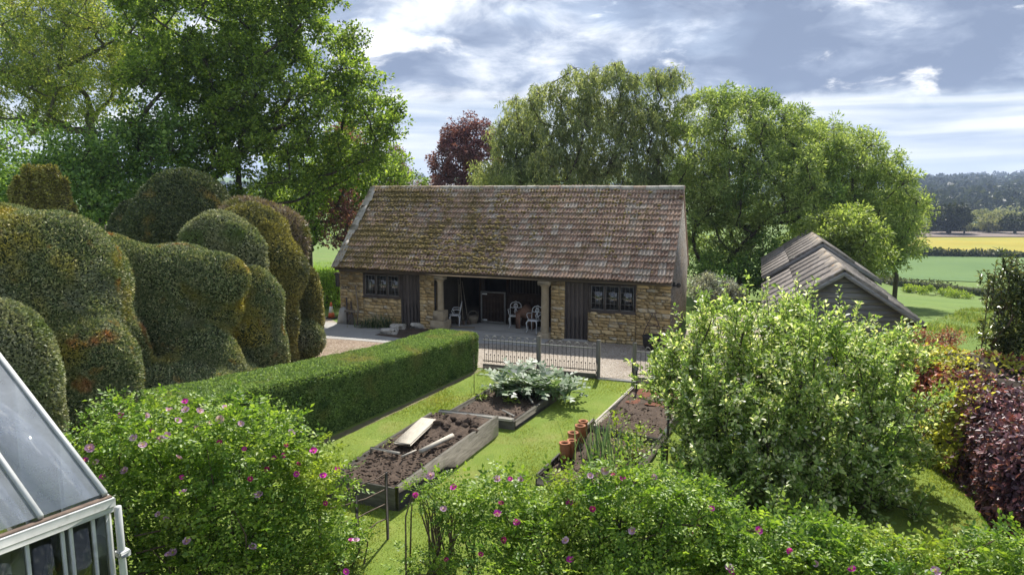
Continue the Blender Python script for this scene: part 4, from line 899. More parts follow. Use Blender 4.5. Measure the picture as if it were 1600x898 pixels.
# stakes
tag(MB().tube([(0,0,0),(.0,0,1.0)], .008, 5).lathe([(.012,0),(.012,.03)],6,(0,0,.98)).obj('thin_stake', m_rust, None, tuple(G(741,614))), 'thin rusty stake at the left side of the cardoon bed', 'stake')
t = thing('hose_guide', 'dark upright stake with pale cap at the gateway end of the long bed', 'stake', tuple(G(994,615,.1))); MB().tube([(0,0,-.1),(0,0,.62)], .022, 7).obj('shaft', m_iron, t); MB().lathe([(.035,.6),(.04,.64),(.04,.72),(.02,.74)], 8).obj('cap', m_slate, t)
tag(MB().tube([(0,0,0),(.01,0,1.2)], .025, 6).obj('tree_stake', m_darkwood, None, (2.96,12.75,0)), 'dark square stake by the apple tree at the corner of the long bed', 'stake')

# ------------------------------------------------------------------ estate fence in the roses
ef = thing('estate_fence', 'black iron estate fence with wavy rails between the rose bushes', 'fence', (-1.89,9.97,0)); fp = [(-1.89,9.97,1.07),(-2.25,9.55,1.05),(-2.72,9.30,1.10),(-3.9,8.6,1.1),(-5.0,7.9,1.1)]
for x, y, h in fp: MB().box((-.022,-.012,-.1),(.022,.012,h),.004).obj('iron_post', m_iron, ef, (x+1.89,y-9.97,0), (0,0,.8))
for z in (.30,.56,.80,1.02):
    pts = []
    for i in range(len(fp)-1):
        for f in (0,.35,.7): pts.append((fp[i][0]+(fp[i+1][0]-fp[i][0])*f+1.89, fp[i][1]+(fp[i+1][1]-fp[i][1])*f-9.97, z+rr_.normal(0,.018)))
    MB().tube(pts, .011, 5).obj('rail', m_rust, ef)
ef2 = thing('estate_fence', 'iron estate fence hidden among the bare stems of the spreading rose', 'fence', (.3,8.75,0))
for x in (0,1.1,2.2,3.3): MB().box((-.022,-.012,-.1),(.022,.012,1.05),.004).obj('iron_post', m_iron, ef2, (x,-.16*x,0))
for z in (.4,.75,1.0): MB().tube([(x,-.16*x,z+rr_.normal(0,.01)) for x in np.linspace(0,3.3,9)], .011, 5).obj('rail', m_rust, ef2)

# ------------------------------------------------------------------ weatherboarded shed
SK = .75; SAP = np.array([12.47*SK, 26.0*SK, 0]); s_ap = CAM_H-(CAM_H-2.1)*SK; s_ev = CAM_H-(CAM_H-.34)*SK
sh = thing('weatherboard_shed', 'grey weatherboarded shed with stepped corrugated sheet roof', 'shed', (SAP[0],SAP[1],-.3), TH); zo = .3
hw = 2.65*SK; pitch = (s_ap-s_ev)/hw; L1, L2 = 7.3, 15.5; step = .24
def shed_body(y0, y1, za, w, nm):
    wl_ = w-.12; return MB().prism([(-wl_,y0,0),(wl_,y0,0),(wl_,y0,za-pitch*wl_-.05+zo),(0,y0,za-.05+zo),(-wl_,y0,za-pitch*wl_-.05+zo)],(0,y1-y0,0)).obj(nm, m_weather, sh)
shed_body(.14, L1, s_ap, hw, 'body'); shed_body(L1+.02, L2, s_ap+step, hw, 'body')
def clad(y0, za):                     # overlapping boards
    z = .0
    while z < za+zo-.12:
        zt = z+.165; half = min(hw-.1, (za+zo-zt)/pitch-.02)
        half0 = min(hw-.1, (za+zo-z)/pitch-.02)
        if half > .05: MB().prism([(-half0,y0,z),(half0,y0,z),(half,y0,zt+.02),(-half,y0,zt+.02)],(0,.03,0)).obj('weatherboard', m_weather, sh, None, (rr_.uniform(-.004,.004)+.0,0,0))
        z += .165
def clad_tilt(y0, za):
    z = .0
    while z < za+zo-.1:
        zt = z+.17; h0 = min(hw-.1, (za+zo-z)/pitch-.03); h1 = min(hw-.1, (za+zo-zt)/pitch-.03); h1 = max(h1, .03)
        yb = y0-.028+rr_.uniform(-.004,.004)
        V = [(-h0,yb,z),(h0,yb,z),(h1,y0-.006,zt),(-h1,y0-.006,zt),(-h0,yb+.016,z),(h0,yb+.016,z),(h1,y0+.002,zt),(-h1,y0+.002,zt)]
        MB().add(V, [(0,1,2,3),(4,7,6,5),(0,4,5,1),(2,6,7,3),(1,5,6,2),(0,3,7,4)]).obj('weatherboard', m_weather, sh); z += .155
clad_tilt(.135, s_ap)
def sheets(y0, y1, za, side, n):
    ln = (y1-y0)/n; sl = math.hypot(hw, pitch*hw)+.10; ang = math.atan(pitch); k = 13*1
    for c in range(n):
        xs = np.linspace(0, ln-.045, 11); pr = .034*np.where(np.arange(11) % 2, 1, -1)
        for rr2 in range(2):
            d0, d1 = (0, sl*.52) if rr2 == 0 else (sl*.5, sl); lift = .055 if rr2 == 0 else .018
            V = []
            for d in (d0, d1):
                for x, p in zip(xs, pr): q = p+lift+.018+.05*(1-x/ln); V.append((side*(d*math.cos(ang)+q*math.sin(ang)), y0+c*ln+x, za+zo-d*math.sin(ang)+q*math.cos(ang)))
            for x, p in zip(xs, pr): q = p+lift+.008+.05*(1-x/ln)-.02; V.append((side*(d1*math.cos(ang)+q*math.sin(ang)), y0+c*ln+x, za+zo-d1*math.sin(ang)+q*math.cos(ang)))
            F = [(j, j+1, 11+j+1, 11+j) for j in range(10)]+[(11+j, 11+j+1, 22+j+1, 22+j) for j in range(10)]
            for d in (d0, d1): q = -.02; V.append((side*(d*math.cos(ang)+q*math.sin(ang)), y0+c*ln, za+zo-d*math.sin(ang)+q*math.cos(ang)))
            F.append((0, 11, 34, 33))
            MB().add(V, F).obj('roof_sheet', m_sheet, sh, None)
    MB().prism([(0,y0+.02,za+zo-.05),(side*(hw+.05),y0+.02,za+zo-.05-pitch*(hw+.05)),(side*(hw+.05),y0+.02,za+zo-.02-pitch*(hw+.05)),(0,y0+.02,za+zo-.02)],(0,y1-y0-.04,0)).obj('roof_deck', m_darkwood, sh)
for sd_ in (-1,1): sheets(-.06, L1, s_ap, sd_, 7); sheets(L1-.05, L2, s_ap+step, sd_, 8)
def shed_ridge(y0, y1, za, n):
    ln = (y1-y0)/n
    for c in range(n):
        y = y0+c*ln; mb = MB(); w = .26; zt = za+zo+.14
        mb.prism([(-w,y,zt-pitch*w-.01),(-.03,y,zt),(.03,y,zt),(w,y,zt-pitch*w-.01),(w,y,zt-pitch*w-.04),(0,y,zt-.03),(-w,y,zt-pitch*w-.04)],(0,ln-.02,0)); mb.obj('ridge_cap', m_ridge, sh)
shed_ridge(-.08, L1, s_ap, 4); shed_ridge(L1-.06, L2, s_ap+step, 4)
for sd_ in (-1,1):
    MB().prism([(0,-.09,s_ap+zo+.05),(sd_*(hw+.1),-.09,s_ap+zo+.05-pitch*(hw+.1)),(sd_*(hw+.1),-.09,s_ap+zo-.06-pitch*(hw+.1)),(0,-.09,s_ap+zo-.08)],(0,.03,0)).obj('barge_board', m_weather, sh)
    MB().prism([(0,L1-.085,s_ap+step+zo+.05),(sd_*(hw+.1),L1-.085,s_ap+step+zo+.05-pitch*(hw+.1)),(sd_*(hw+.1),L1-.085,s_ap+step+zo-.06-pitch*(hw+.1)),(0,L1-.085,s_ap+step+zo-.14)],(0,.03,0)).obj('barge_board', m_weather, sh)
MB().tube([(hw+.1,-.1,s_ev+zo-.05),(hw+.1,L1,s_ev+zo-.05)], .045, 7).obj('gutter', m_black, sh)

# ------------------------------------------------------------------ greenhouse
m_paleg = M('pale_gravel', (.42,.42,.42), (.62,.62,.62), 16, 1, .04, 24, spots=[((.2,.2,.2), 22, .55, .64)])
ga = G(0, 842, 2.0); gb_ = G(172, 779, 2.0); gd = (gb_-ga)/np.linalg.norm(gb_-ga); gaz = math.atan2(gd[1], gd[0]); gn = np.array([-gd[1], gd[0], 0])
gh = thing('greenhouse', 'pale grey framed greenhouse with hazed sloping glass roof', 'greenhouse', (gb_[0],gb_[1],0), gaz)   # local x runs along the gutter (negative towards us), y into the house
GL, GP = 4.2, .55; GDp = 2.9
MB().box((-GL,-.075,1.93),(.02,.02,2.03),.008).box((-GL,-.06,1.87),(.0,.012,1.929),.006).obj('gutter_board', m_gh, gh)
MB().box((-GL,-.05,2.031),(.0,.02,2.045)).obj('gutter_silt', m_gutter, gh)
bay_w = .62
for i in range(7):
    x = -.045-i*bay_w
    MB().prism([(x-.024,.0,2.05),(x+.024,.0,2.05),(x+.024,.0,2.095),(x-.024,.0,2.095)],(0,GDp,GDp*GP)).obj('rafter', m_gh, gh)
    if i < 6: MB().prism([(x-bay_w+.02,.02,2.075),(x-.02,.02,2.075),(x-.02,.02,2.079),(x-bay_w+.02,.02,2.079)],(0,GDp-.03,(GDp-.03)*GP)).obj('roof_pane', m_glassroof, gh)
MB().box((-GL,GDp-.01,2.03+GDp*GP),(.0,GDp+.05,2.14+GDp*GP),.01).obj('ridge_beam', m_gh, gh)
for i in range(7):
    x = -.045-i*bay_w
    MB().prism([(x-.024,GDp+.03,2.05+GDp*GP),(x+.024,GDp+.03,2.05+GDp*GP),(x+.024,GDp+.03,2.095+GDp*GP),(x-.024,GDp+.03,2.095+GDp*GP)],(0,GDp,-GDp*GP)).obj('rafter', m_gh, gh)
    MB().box((x-.03,2*GDp+.01,.4),(x+.03,2*GDp+.05,2.03)).obj('mullion', m_gh, gh)
    if i < 6: MB().prism([(x-bay_w+.02,GDp+.06,2.06+GDp*GP),(x-.02,GDp+.06,2.06+GDp*GP),(x-.02,GDp+.06,2.064+GDp*GP),(x-bay_w+.02,GDp+.06,2.064+GDp*GP)],(0,GDp-.04,-(GDp-.04)*GP)).obj('roof_pane', m_glassside, gh)
MB().box((-GL,2*GDp,2.0),(-.02,2*GDp+.06,2.06)).obj('wall_plate', m_gh, gh); MB().box((-GL,2*GDp,-.05),(-.02,2*GDp+.08,.4)).obj('low_wall', m_stone, gh)
for x in (-.05,-.20,-.42,-.50,-.82,-1.12,-1.5,-2.0,-2.5,-3.0):
    MB().box((x-.022,-.02,.45),(x+.022,.03,1.868),.005).obj('mullion', m_gh, gh)
for a, b in ((-.48,-.07),(-.80,-.52),(-1.48,-.84),(-2.98,-1.52)): MB().box((a,.002,.5),(b,.006,1.868)).obj('side_pane', m_glassside, gh)
MB().box((-GL,.07,-.02),(-.07,2*GDp-.01,.03)).obj('floor', m_paleg, gh); MB().box((-GL,-.03,-.05),(-.03,.06,.45),.01).obj('low_wall', m_stone, gh); MB().box((-GL,-.05,.45),(-.02,.07,.50),.006).obj('sill', m_gh, gh)
MB().tube([(.055,-.03,1.9),(.06,-.03,1.0),(.06,-.03,.0)], .038, 10).obj('downpipe', m_gh, gh); MB().box((.01,-.09,1.32),(.13,.03,1.40),.012).obj('pipe_collar', m_gh, gh)
# end wall frame on the far side
for y, zt in ((.0,2.05),(.95,2.05+.95*GP),(1.9,2.05+1.9*GP),(3.9,2.05+1.9*GP),(4.85,2.05+.95*GP)): MB().box((-.05,y-.022+.03,.3),(-.0,y+.022+.03,zt)).obj('end_mullion', m_gh, gh)
MB().prism([(-.026,.05,.3),(-.026,2*GDp,.3),(-.026,2*GDp,2.03),(-.026,GDp+.03,2.03+GDp*GP),(-.026,.05,2.05)],(.004,0,0)).obj('end_pane', m_glassside, gh)
# staging with a few things inside the house
st = thing('staging_bench', 'slatted bench inside the greenhouse', 'bench', (gb_[0],gb_[1],0), gaz); 
for i in range(6): MB().box((-3.9,.25+i*.11,.80),(-.25,.25+i*.11+.085,.83)).obj('slat', m_oak, st)
for x in (-3.6,-2.4,-1.2,-.4):
    for y in (.3,.8): MB().box((x-.03,y-.03,0),(x+.03,y+.03,.80)).obj('leg', m_oak, st)
def GHP(x, y, z): return tuple(np.array([gb_[0],gb_[1],0])+gd*x+gn*y+np.array([0,0,z]))
t = thing('flower_pot', 'orange flowering pot plant behind the greenhouse side glass', 'pot plant', GHP(-.35,.45,.83)); MB().lathe([(.06,0),(.09,.14),(.08,.14),(.05,.02)],10).obj('pot', m_terra, t)
pp = rsph(60)*.09+np.array([0,0,.28]); V, F = leaf_arrays(pp, rsph(60), rsph(60), .08, .05); link('leaves', np_mesh('leaves', V, F, l_herb), t); pp = rsph(14)*.08+np.array([0,0,.36]); V, F = leaf_arrays(pp, rsph(14), rsph(14), .06, .06); link('petals', np_mesh('petals', V, F, m_orange), t)
t = thing('white_jug', 'white jug on the bench inside the greenhouse', 'jug', GHP(-.48,.40,.83)); MB().lathe([(.06,0),(.09,.08),(.07,.18),(.08,.22),(.07,.22),(.05,.05)],12).obj('jug_body', m_white, t); MB().tube([(.07,0,.18),(.13,0,.15),(.09,0,.06)],.01,5).obj('handle', m_white, t)
tag(MB().tube([GHP(-1.6,.3,.9),GHP(-1.35,.35,1.45),GHP(-1.1,.4,1.55),GHP(-.9,.45,1.3),GHP(-.75,.5,.85)], .02, 7).obj('garden_hose', m_green_hose, None), 'green hose looped inside the greenhouse', 'hose')
# ------------------------------------------------------------------ clipped yews
ALL_ELL = []
def sph_grid(n=26, m=40):
    th = np.linspace(0, np.pi, n); ph = np.linspace(0, 2*np.pi, m, endpoint=False); T, Pp = np.meshgrid(th, ph, indexing='ij')
    V = np.stack([np.sin(T)*np.cos(Pp), np.sin(T)*np.sin(Pp), np.cos(T)], -1).reshape(-1,3); j = np.arange(m)
    F = np.concatenate([np.stack([i*m+j, (i+1)*m+j, (i+1)*m+(j+1) % m, i*m+(j+1) % m], 1) for i in range(n-1)]); return V, F
SPV, SPF = sph_grid()
def sup(d, p):                       # boxier than an ellipsoid
    return d/((np.abs(d)**p).sum(-1, keepdims=True)**(1/p))
def blend(ells, kk=.22):
    """signed distance (approx.) of ellipsoids melted into each other, and its gradient"""
    C = np.array([e[:3] for e in ells]); Rd = np.array([e[3:6] for e in ells])
    def f(p):
        g = []
        for c, r in zip(C, Rd):
            q = (p-c)/r; k0 = np.linalg.norm(q, axis=1); k1 = np.linalg.norm(q/r, axis=1)+1e-6; g.append(k0*(k0-1)/k1)
        g = np.array(g); m = g.min(0); return m-kk*np.log(np.exp(-(g-m)/kk).sum(0))
    def grad(p, h=.01): return np.stack([(f(p+d)-f(p-d))/(2*h) for d in np.eye(3)*h], -1)
    return f, grad
def clipped(name, label, ells, mat, dens, L=.085, Wd=.034, core=m_dirt_core, amp=.06, cat='topiary', seed=1, zfloor=.0, k=1.9, spread=.75, kk=.2):
    r = np.random.default_rng(seed); F1, G1 = blend(ells, kk); lf = lumps(seed, k, amp); lf2 = lumps(seed+9, 5.5, .035); base = np.array([ells[0][0], ells[0][1], zfloor]); t = thing(name, label, cat, tuple(base)); Vc = []; Fc = []; PP = []; NN = []
    def shape(p): return F1(p)-lf(p)-lf2(p)
    def sgrad(p, h=.01): return np.stack([(shape(p+d)-shape(p-d))/(2*h) for d in np.eye(3)*h], -1)
    def proj(p, off=0.):
        for it in range(4):
            g = sgrad(p); st = (shape(p)-off)[:,None]*g/((g*g).sum(1)[:,None]+1e-6); p = p-np.clip(st, -.3, .3)
        return p
    for i, e in enumerate(ells):
        c = np.array(e[:3]); rd = np.array(e[3:6]); q = c+SPV*rd; dp = F1(q) > -.38; q[dp] = proj(q[dp], -.035); q[:,2] = np.maximum(q[:,2], zfloor-.05); Vc.append(q); Fc.append(SPF+i*len(SPV))
        area = 4*np.pi*(((rd[0]*rd[1])**1.6+(rd[0]*rd[2])**1.6+(rd[1]*rd[2])**1.6)/3)**(1/1.6); n = int(area*dens); q = c+rsph(n, r)*rd
        view = unit(np.array([0,0,CAM_H])-q); nn = unit((q-c)/rd**2); keep = (F1(q) > -.42) & (q[:,2] > zfloor-.2) & (((nn*view).sum(1) > -.3) | (r.uniform(size=n) < .2)); q = proj(q[keep]); k_ = (q[:,2] > zfloor) & (np.abs(shape(q)) < .06); q = q[k_]; PP.append(q); NN.append(unit(sgrad(q)))
    P = np.concatenate(PP); Nn = np.concatenate(NN); n = len(P); D = Nn*.6+rsph(n, r)*spread; D[:,2] += .12; s = r.uniform(.5, 1.35, n); s = s*1.0
    V, F = leaf_arrays(P-Nn*.02-base, D, rsph(n, r)*.6+Nn, L*s, Wd*s, .15)
    link('inner_growth', np_mesh('inner_growth', np.concatenate(Vc)-base, np.concatenate(Fc), core, True), t); link('foliage', np_mesh('foliage', V, F, mat), t); return t
def E2(px0, px1, py0, py1, Y, depth=1.0, zbot=None):
    e = ELL((px0+px1)/2, (py0+py1)/2, (px1-px0)/2, (py1-py0)/2, Y, depth); return e
def EC(cx, cy, rx, ry, Y, depth=.8): return ELL(cx, cy, rx, ry, Y, depth)
clipped('clipped_yew', 'huge continuous cloud pruned yew mass of merged lobes with orange dead patches', [EC(15,500,185,192,15.0), EC(120,575,108,92,14.3,.7), EC(60,640,150,90,14.0,.7), EC(172,455,72,92,17.0,.7), EC(285,468,92,90,17.4,.7), EC(215,440,60,62,17.2,.7), EC(368,520,62,82,18.2,.7), EC(300,562,70,54,16.6,.6), EC(395,560,50,50,18.4,.7), EC(230,610,150,50,15.6,.5), EC(330,610,110,45,16.8,.5), EC(250,505,46,52,16.6,.7), EC(190,545,48,62,15.5,.7), EC(335,590,52,42,16.4,.7), EC(130,470,52,62,15.2,.7), EC(335,432,50,46,17.0,.7), EC(395,475,40,62,18.4,.7)], l_yew, 1900, seed=1, amp=.17, k=2.2, kk=.11, L=.068, Wd=.027)
clipped('clipped_yew', 'smaller grey green domed yew beside the greenhouse roof', [EC(0,590,88,124,12.6), EC(20,690,80,110,12.5)], l_yewgrey, 2100, seed=2, L=.075)
clipped('clipped_yew', 'tall dark dome shaped yew rising behind the merged yew mass', [EC(288,350,78,84,24), EC(280,420,85,110,24), EC(215,380,42,70,25)], l_yewdark, 1100, seed=4, L=.10, Wd=.045, amp=.10)
clipped('clipped_yew', 'smooth drooping grey green yew cushion', [EC(345,375,52,44,19.3,.7), EC(380,405,36,44,19.0,.7), EC(318,385,32,32,19.5,.7)], l_yewgrey, 1700, seed=5)
clipped('clipped_yew', 'tall rust topped yew mound behind the drooping cushion', [EC(395,368,50,50,20.6), EC(425,415,46,58,20.3), EC(432,500,38,90,20.2,.8), EC(410,560,45,60,19.8)], l_yewrust, 1500, seed=6, amp=.12)
clipped('clipped_yew', 'upright yew block with gold flank standing by the gravel', [EC(478,460,23,48,21.6), EC(476,500,22,40,21.6)], l_yewrust, 1600, seed=7)
clipped('clipped_yew', 'low squat yew ball at the edge of the gravel', [EC(480,530,27,30,21.2)], l_yew, 1900, seed=8)
clipped('clipped_yew', 'bristly brown pruned yew top behind the rust topped mound', [EC(385,345,40,34,22.4), EC(430,358,40,32,22.3), EC(455,390,22,45,22.2)], LEAF('leaf_brownyew', [(0,(.16,.115,.085)),(.6,(.25,.19,.15)),(1,(.2,.17,.05))], [((.15,.15,.03), 1.2, .55, .65)], tl=.1), 900, seed=9, L=.16, Wd=.03)
# golden Irish yew with upright fingers
gy = [E2(a, b, c, 460, 24, 1) for a, b, c in ((24,48,276),(40,66,264),(58,84,268),(76,102,264),(94,119,280))]
clipped('irish_yew', 'golden Irish yew with upright fingers behind the huge mound', gy, l_goldyew, 1100, seed=10, L=.13, Wd=.05, amp=.08, k=4, cat='shrub', kk=.05)

# ------------------------------------------------------------------ clipped box hedge
def hedge_strip(name, label, right, width, heights, mat, dens, L, Wd, core, seed=1, round_=.10, amp=.03, cat='hedge'):
    r = np.random.default_rng(seed); R_ = np.array(right, float); seg = np.linalg.norm(np.diff(R_, axis=0), axis=1); cs = np.concatenate([[0], np.cumsum(seg)]); TL = cs[-1]
    def at(s):
        x = np.interp(s, cs, R_[:,0]); y = np.interp(s, cs, R_[:,1]); e = .05; dx = np.interp(s+e, cs, R_[:,0])-np.interp(s-e, cs, R_[:,0]); dy = np.interp(s+e, cs, R_[:,1])-np.interp(s-e, cs, R_[:,1])
        ln = np.hypot(dx, dy)+1e-9; return x, y, dx/ln, dy/ln, np.interp(s, cs, heights)
    f = lumps(seed, 1.3, amp); f2 = lumps(seed+3, 6, .018)
    def prof(s, c):                    # c 0..1: right side up, over the top, left side down
        x, y, dx, dy, h = at(s); nx, ny = -dy, dx; per = h+width+h; q = c*per
        u = np.where(q < h, 0, np.where(q < h+width, q-h, width)); z = np.where(q < h, q, np.where(q < h+width, h, h-(q-h-width)))
        # rounded shoulders
        d0 = np.maximum(0, round_-u); d1 = np.maximum(0, u-(width-round_)); dz = np.maximum(0, round_-(h-z)); k = np.minimum(1, (np.maximum(d0, d1)/round_)*(dz/round_)); z = z-k*round_*.42; u = u+np.where(u < width/2, 1, -1)*k*round_*.42
        u = u-np.where(u < width/2, 1, -1)*.04*(z/h-.5)
        nu = np.where(q < h, -1., np.where(q < h+width, 0, 1)); nz = np.where((q >= h) & (q < h+width), 1., 0.)
        P = np.stack([x+nx*u, y+ny*u, z], -1); N_ = np.stack([nx*nu, ny*nu, nz], -1); b = (f(P)+f2(P))[...,None]; return P+N_*b, N_
    base = np.array([R_[:,0].mean(), R_[:,1].mean(), 0]); t = thing(name, label, cat, tuple(base))
    ns, nc = 60, 40; S, Cc = np.meshgrid(np.linspace(.02, TL-.02, ns), np.linspace(0, 1, nc), indexing='ij'); P, N_ = prof(S.ravel(), Cc.ravel()); P = P-N_*.03
    F = [(i*nc+j, (i+1)*nc+j, (i+1)*nc+j+1, i*nc+j+1) for i in range(ns-1) for j in range(nc-1)]; capf = [tuple(range(nc))[::-1], tuple((ns-1)*nc+j for j in range(nc))]
    mb = MB(); mb.add(P-base, F+capf); link('inner_growth', mb.mesh('inner_growth', core, True), t)
    n = int(TL*(2*max(heights)+width)*dens); s = r.uniform(0, TL, n); c = r.uniform(0, 1, n); P, N_ = prof(s, c)
    # end faces
    m = int(width*max(heights)*dens)
    for se, sg in ((0, -1), (TL, 1)):
        x, y, dx, dy, h = at(np.full(m, se)); u = r.uniform(0, width, m); z = r.uniform(0, 1, m)*h; ed = np.minimum(np.minimum(u, width-u), h-z); Q = np.stack([x-dy*u-dx*sg*np.maximum(0,.08-ed), y+dx*u-dy*sg*np.maximum(0,.08-ed), z], -1); P = np.concatenate([P, Q]); N_ = np.concatenate([N_, np.stack([dx*sg, dy*sg, 0*u], -1)])
    D = N_*.5+rsph(len(P), r)*.75; sc_ = r.uniform(.6, 1.3, len(P)); V, F = leaf_arrays(P-N_*.012-base, D, rsph(len(P), r)*.6+N_, L*sc_, Wd*sc_, .2)
    link('foliage', np_mesh('foliage', V, F, mat), t); return t
hedge_strip('clipped_hedge', 'long flat topped clipped hedge running from the roses to the railing', [(-6.3,12.0),(-5.6,12.6),(-3.9,14.5),(-2.55,17.0),(-1.0,20.05)], 1.45, [1.40,1.40,1.36,1.2,1.08], l_hedge, 4200, .05, .026, m_hedge_core, 4)

# ------------------------------------------------------------------ broad leaved trees on the left
def GB(px, Y): return (float((px-800)/FPX*Y), Y, float(tz((px-800)/FPX*Y, Y)))
tree('field_maple', 'big spreading green maple behind the topiary with dark limbs', GB(300,37), [ELL(330,50,135,110,37), ELL(440,120,130,120,37), ELL(535,205,95,100,36), ELL(300,180,110,95,35.5), ELL(430,270,130,80,36), ELL(400,-30,130,60,37)], l_maple, m_bark, 265, .88, .9, 27, .24, 16, .17, .125, 3.2, .42, seed=3, tip=.02, lo=.45)
tree('field_maple', 'smaller maple with a clear grey trunk on the long grass left of the barn', GB(481,47), [ELL(500,300,85,75,46), ELL(560,255,70,70,46), ELL(590,285,55,40,45), ELL(470,330,60,40,46)], l_maple, m_bark, 84, .95, .9, 24, .24, 13, .18, .135, 2.8, .27, seed=4, tip=.02)
tree('ash_tree', 'tall airy yellow green ash at the far left with open branches', GB(158,46), [ELL(50,50,150,110,46), ELL(160,30,100,90,46), ELL(30,150,110,60,46), ELL(120,130,100,60,45)], l_ash, m_barkpale, 210, 1.0, 1.05, 30, .34, 10, .20, .10, 5.0, .36, seed=5, tip=.022, lo=.25)
tree('hazel_tree', 'low mid green tree filling the gap behind the Irish yew', GB(90,33), [ELL(60,262,110,55,33), ELL(190,262,90,60,33), ELL(260,235,60,60,33.5), ELL(120,300,130,50,32)], l_under, m_bark, 110, .8, .85, 26, .28, 11, .17, .12, 2.2, .2, seed=6)
tree('plum_tree', 'small red leaved plum behind the left end of the barn roof', GB(540,40), [ELL(535,345,32,42,40), ELL(522,300,22,30,40.5), ELL(545,235,22,34,41)], l_plum, m_bark, 34, .9, .85, 22, .28, 8, .17, .1, 2.2, .16, seed=7)
tree('copper_beech', 'dark purple copper beech standing above the barn ridge', GB(728,60), [ELL(728,250,52,50,60), ELL(738,225,38,34,60), ELL(720,300,58,45,60)], l_copper, m_bark, 84, .85, .8, 34, .26, 11, .2, .12, 2.5, .2, seed=8, upl=1.2)
tree('copper_beech', 'sliver of purple beech at the right edge of the big maple', GB(618,66), [ELL(618,268,26,34,66), ELL(605,300,40,40,66)], l_copper, m_bark, 26, .9, .8, 26, .26, 9, .2, .12, 2.5, .2, seed=9, upl=1.2)
# willows
tree('weeping_willow', 'tallest pale weeping willow directly behind the barn roof', GB(950,42), [ELL(842,190,44,66,42), ELL(898,150,34,60,41.5), ELL(957,140,46,50,42), ELL(1042,150,38,54,42.5), ELL(925,215,50,60,41), ELL(1000,220,50,70,41.5), ELL(870,265,70,50,41.5), ELL(985,290,80,45,42), ELL(1055,250,40,60,42)], l_willow, m_bark, 215, .72, .5, 28, .25, 13, .23, .06, 4.0, .34, weep=1.0, seed=10, lo=.35, tip=.02)
tree('weeping_willow', 'smaller weeping willow trailing low beside the copper beech', GB(815,44), [ELL(812,210,40,50,44), ELL(800,265,55,35,44)], l_willow, m_bark, 60, .7, .6, 22, .25, 13, .24, .056, 3.0, .22, weep=1.4, seed=11, lo=.35, tip=.02)
tree('willow_tree', 'broad bushy willow right of the barn with a dark forked trunk', GB(1165,39), [ELL(1150,205,90,65,39), ELL(1190,290,110,75,38), ELL(1110,290,60,75,38), ELL(1240,230,70,55,39), ELL(1120,375,60,50,39)], l_willow2, m_bark, 185, .85, .75, 26, .22, 16, .19, .07, 2.6, .4, seed=12, lo=.45, tip=.02)
tree('willow_tree', 'rounded darker willow between the broad willow and the yellow field', GB(1320,40), [ELL(1310,265,75,60,40), ELL(1370,320,65,75,39.5), ELL(1300,350,75,70,40), ELL(1270,240,50,40,41), ELL(1390,380,38,40,39)], l_willow2, m_bark, 140, .85, .75, 26, .22, 16, .19, .07, 2.4, .35, seed=13, lo=.45, tip=.02)
tree('sallow_bush', 'light sallow branch reaching out towards the lone field tree', GB(1405,43), [ELL(1418,335,34,32,43), ELL(1400,365,30,30,43)], l_willow, m_bark, 22, .7, .7, 22, .26, 11, .2, .08, 2.0, .14, seed=14)
tree('elder_bush', 'bright yellow green elder behind the shed roof', GB(1318,33), [ELL(1320,375,55,50,32), ELL(1345,400,40,45,31.5), ELL(1290,365,35,30,32.5)], l_elder, m_barkpale, 46, .55, .55, 24, .22, 11, .16, .085, 1.2, .12, seed=15)
tree('white_blossom_shrub', 'rounded whitish blossoming shrub right of the barn gable', tuple(G(1110,478)), [ELL(1108,452,36,20,30.5), ELL(1135,455,24,16,30.6)], l_whitebush, m_cane, 30, .35, .35, 24, .16, 10, .09, .06, .5, .06, seed=16, cat='shrub', zmin=.3)
tree('undergrowth_bush', 'leafy green bush at the foot of the broad willow', GB(1165,36), [ELL(1150,430,70,30,36), ELL(1220,420,60,34,35), ELL(1185,400,60,30,37)], l_under, m_cane, 40, .55, .6, 20, .22, 9, .17, .10, .5, .08, seed=17, cat='shrub', zmin=.3)
# shrub by the barn's left end, beyond the concrete
tree('hawthorn_bush', 'dense green bush on the long grass at the barn left corner', tuple(G(508,480)), [ELL(510,455,26,32,31)], l_tall, m_cane, 22, .4, .45, 22, .2, 10, .12, .06, .4, .06, seed=18, cat='shrub', zmin=.2)

# ------------------------------------------------------------------ far countryside
def far_tree(label, px, py, wpx, hpx, mat, name='field_tree', group=None, seed=1, nl=1500):
    b = GT(px, py); Y = b[1]; k = Y/FPX; w = wpx*k/2; h = hpx*k; r = np.random.default_rng(seed); t = thing(name, label, 'tree', tuple(b), 0, group)
    MB().tube([(0,0,-.3),(w*.03,0,h*.2),(0,w*.03,h*.5)], [w*.11,w*.08,w*.03], 6).obj('trunk', m_bark, t)
    c = rsph(34, r)*np.array([w*.68,w*.68,h*.30])+np.array([0,0,h*.57]); n = nl; ci = c[r.integers(0,34,n)]; q = ci+rsph(n, r)*np.array([w*.34,w*.34,h*.16])*r.uniform(.6,1,(n,1)); q[:,2] = np.clip(q[:,2], h*.06, None)
    s = w*.15*r.uniform(.6,1.2,n); V, F = leaf_arrays(q, rsph(n, r), rsph(n, r)+np.array([0,0,.5]), s, s*.75, .2); link('crown', np_mesh('crown', V, F, mat), t)
far_tree('dark round lone tree standing at the edge of the yellow field', 1482, 366, 66, 48, l_far, seed=1, nl=3500)
far_tree('small pale bush like tree against the right side of the lone tree', 1506, 366, 28, 24, l_farpale, seed=2)
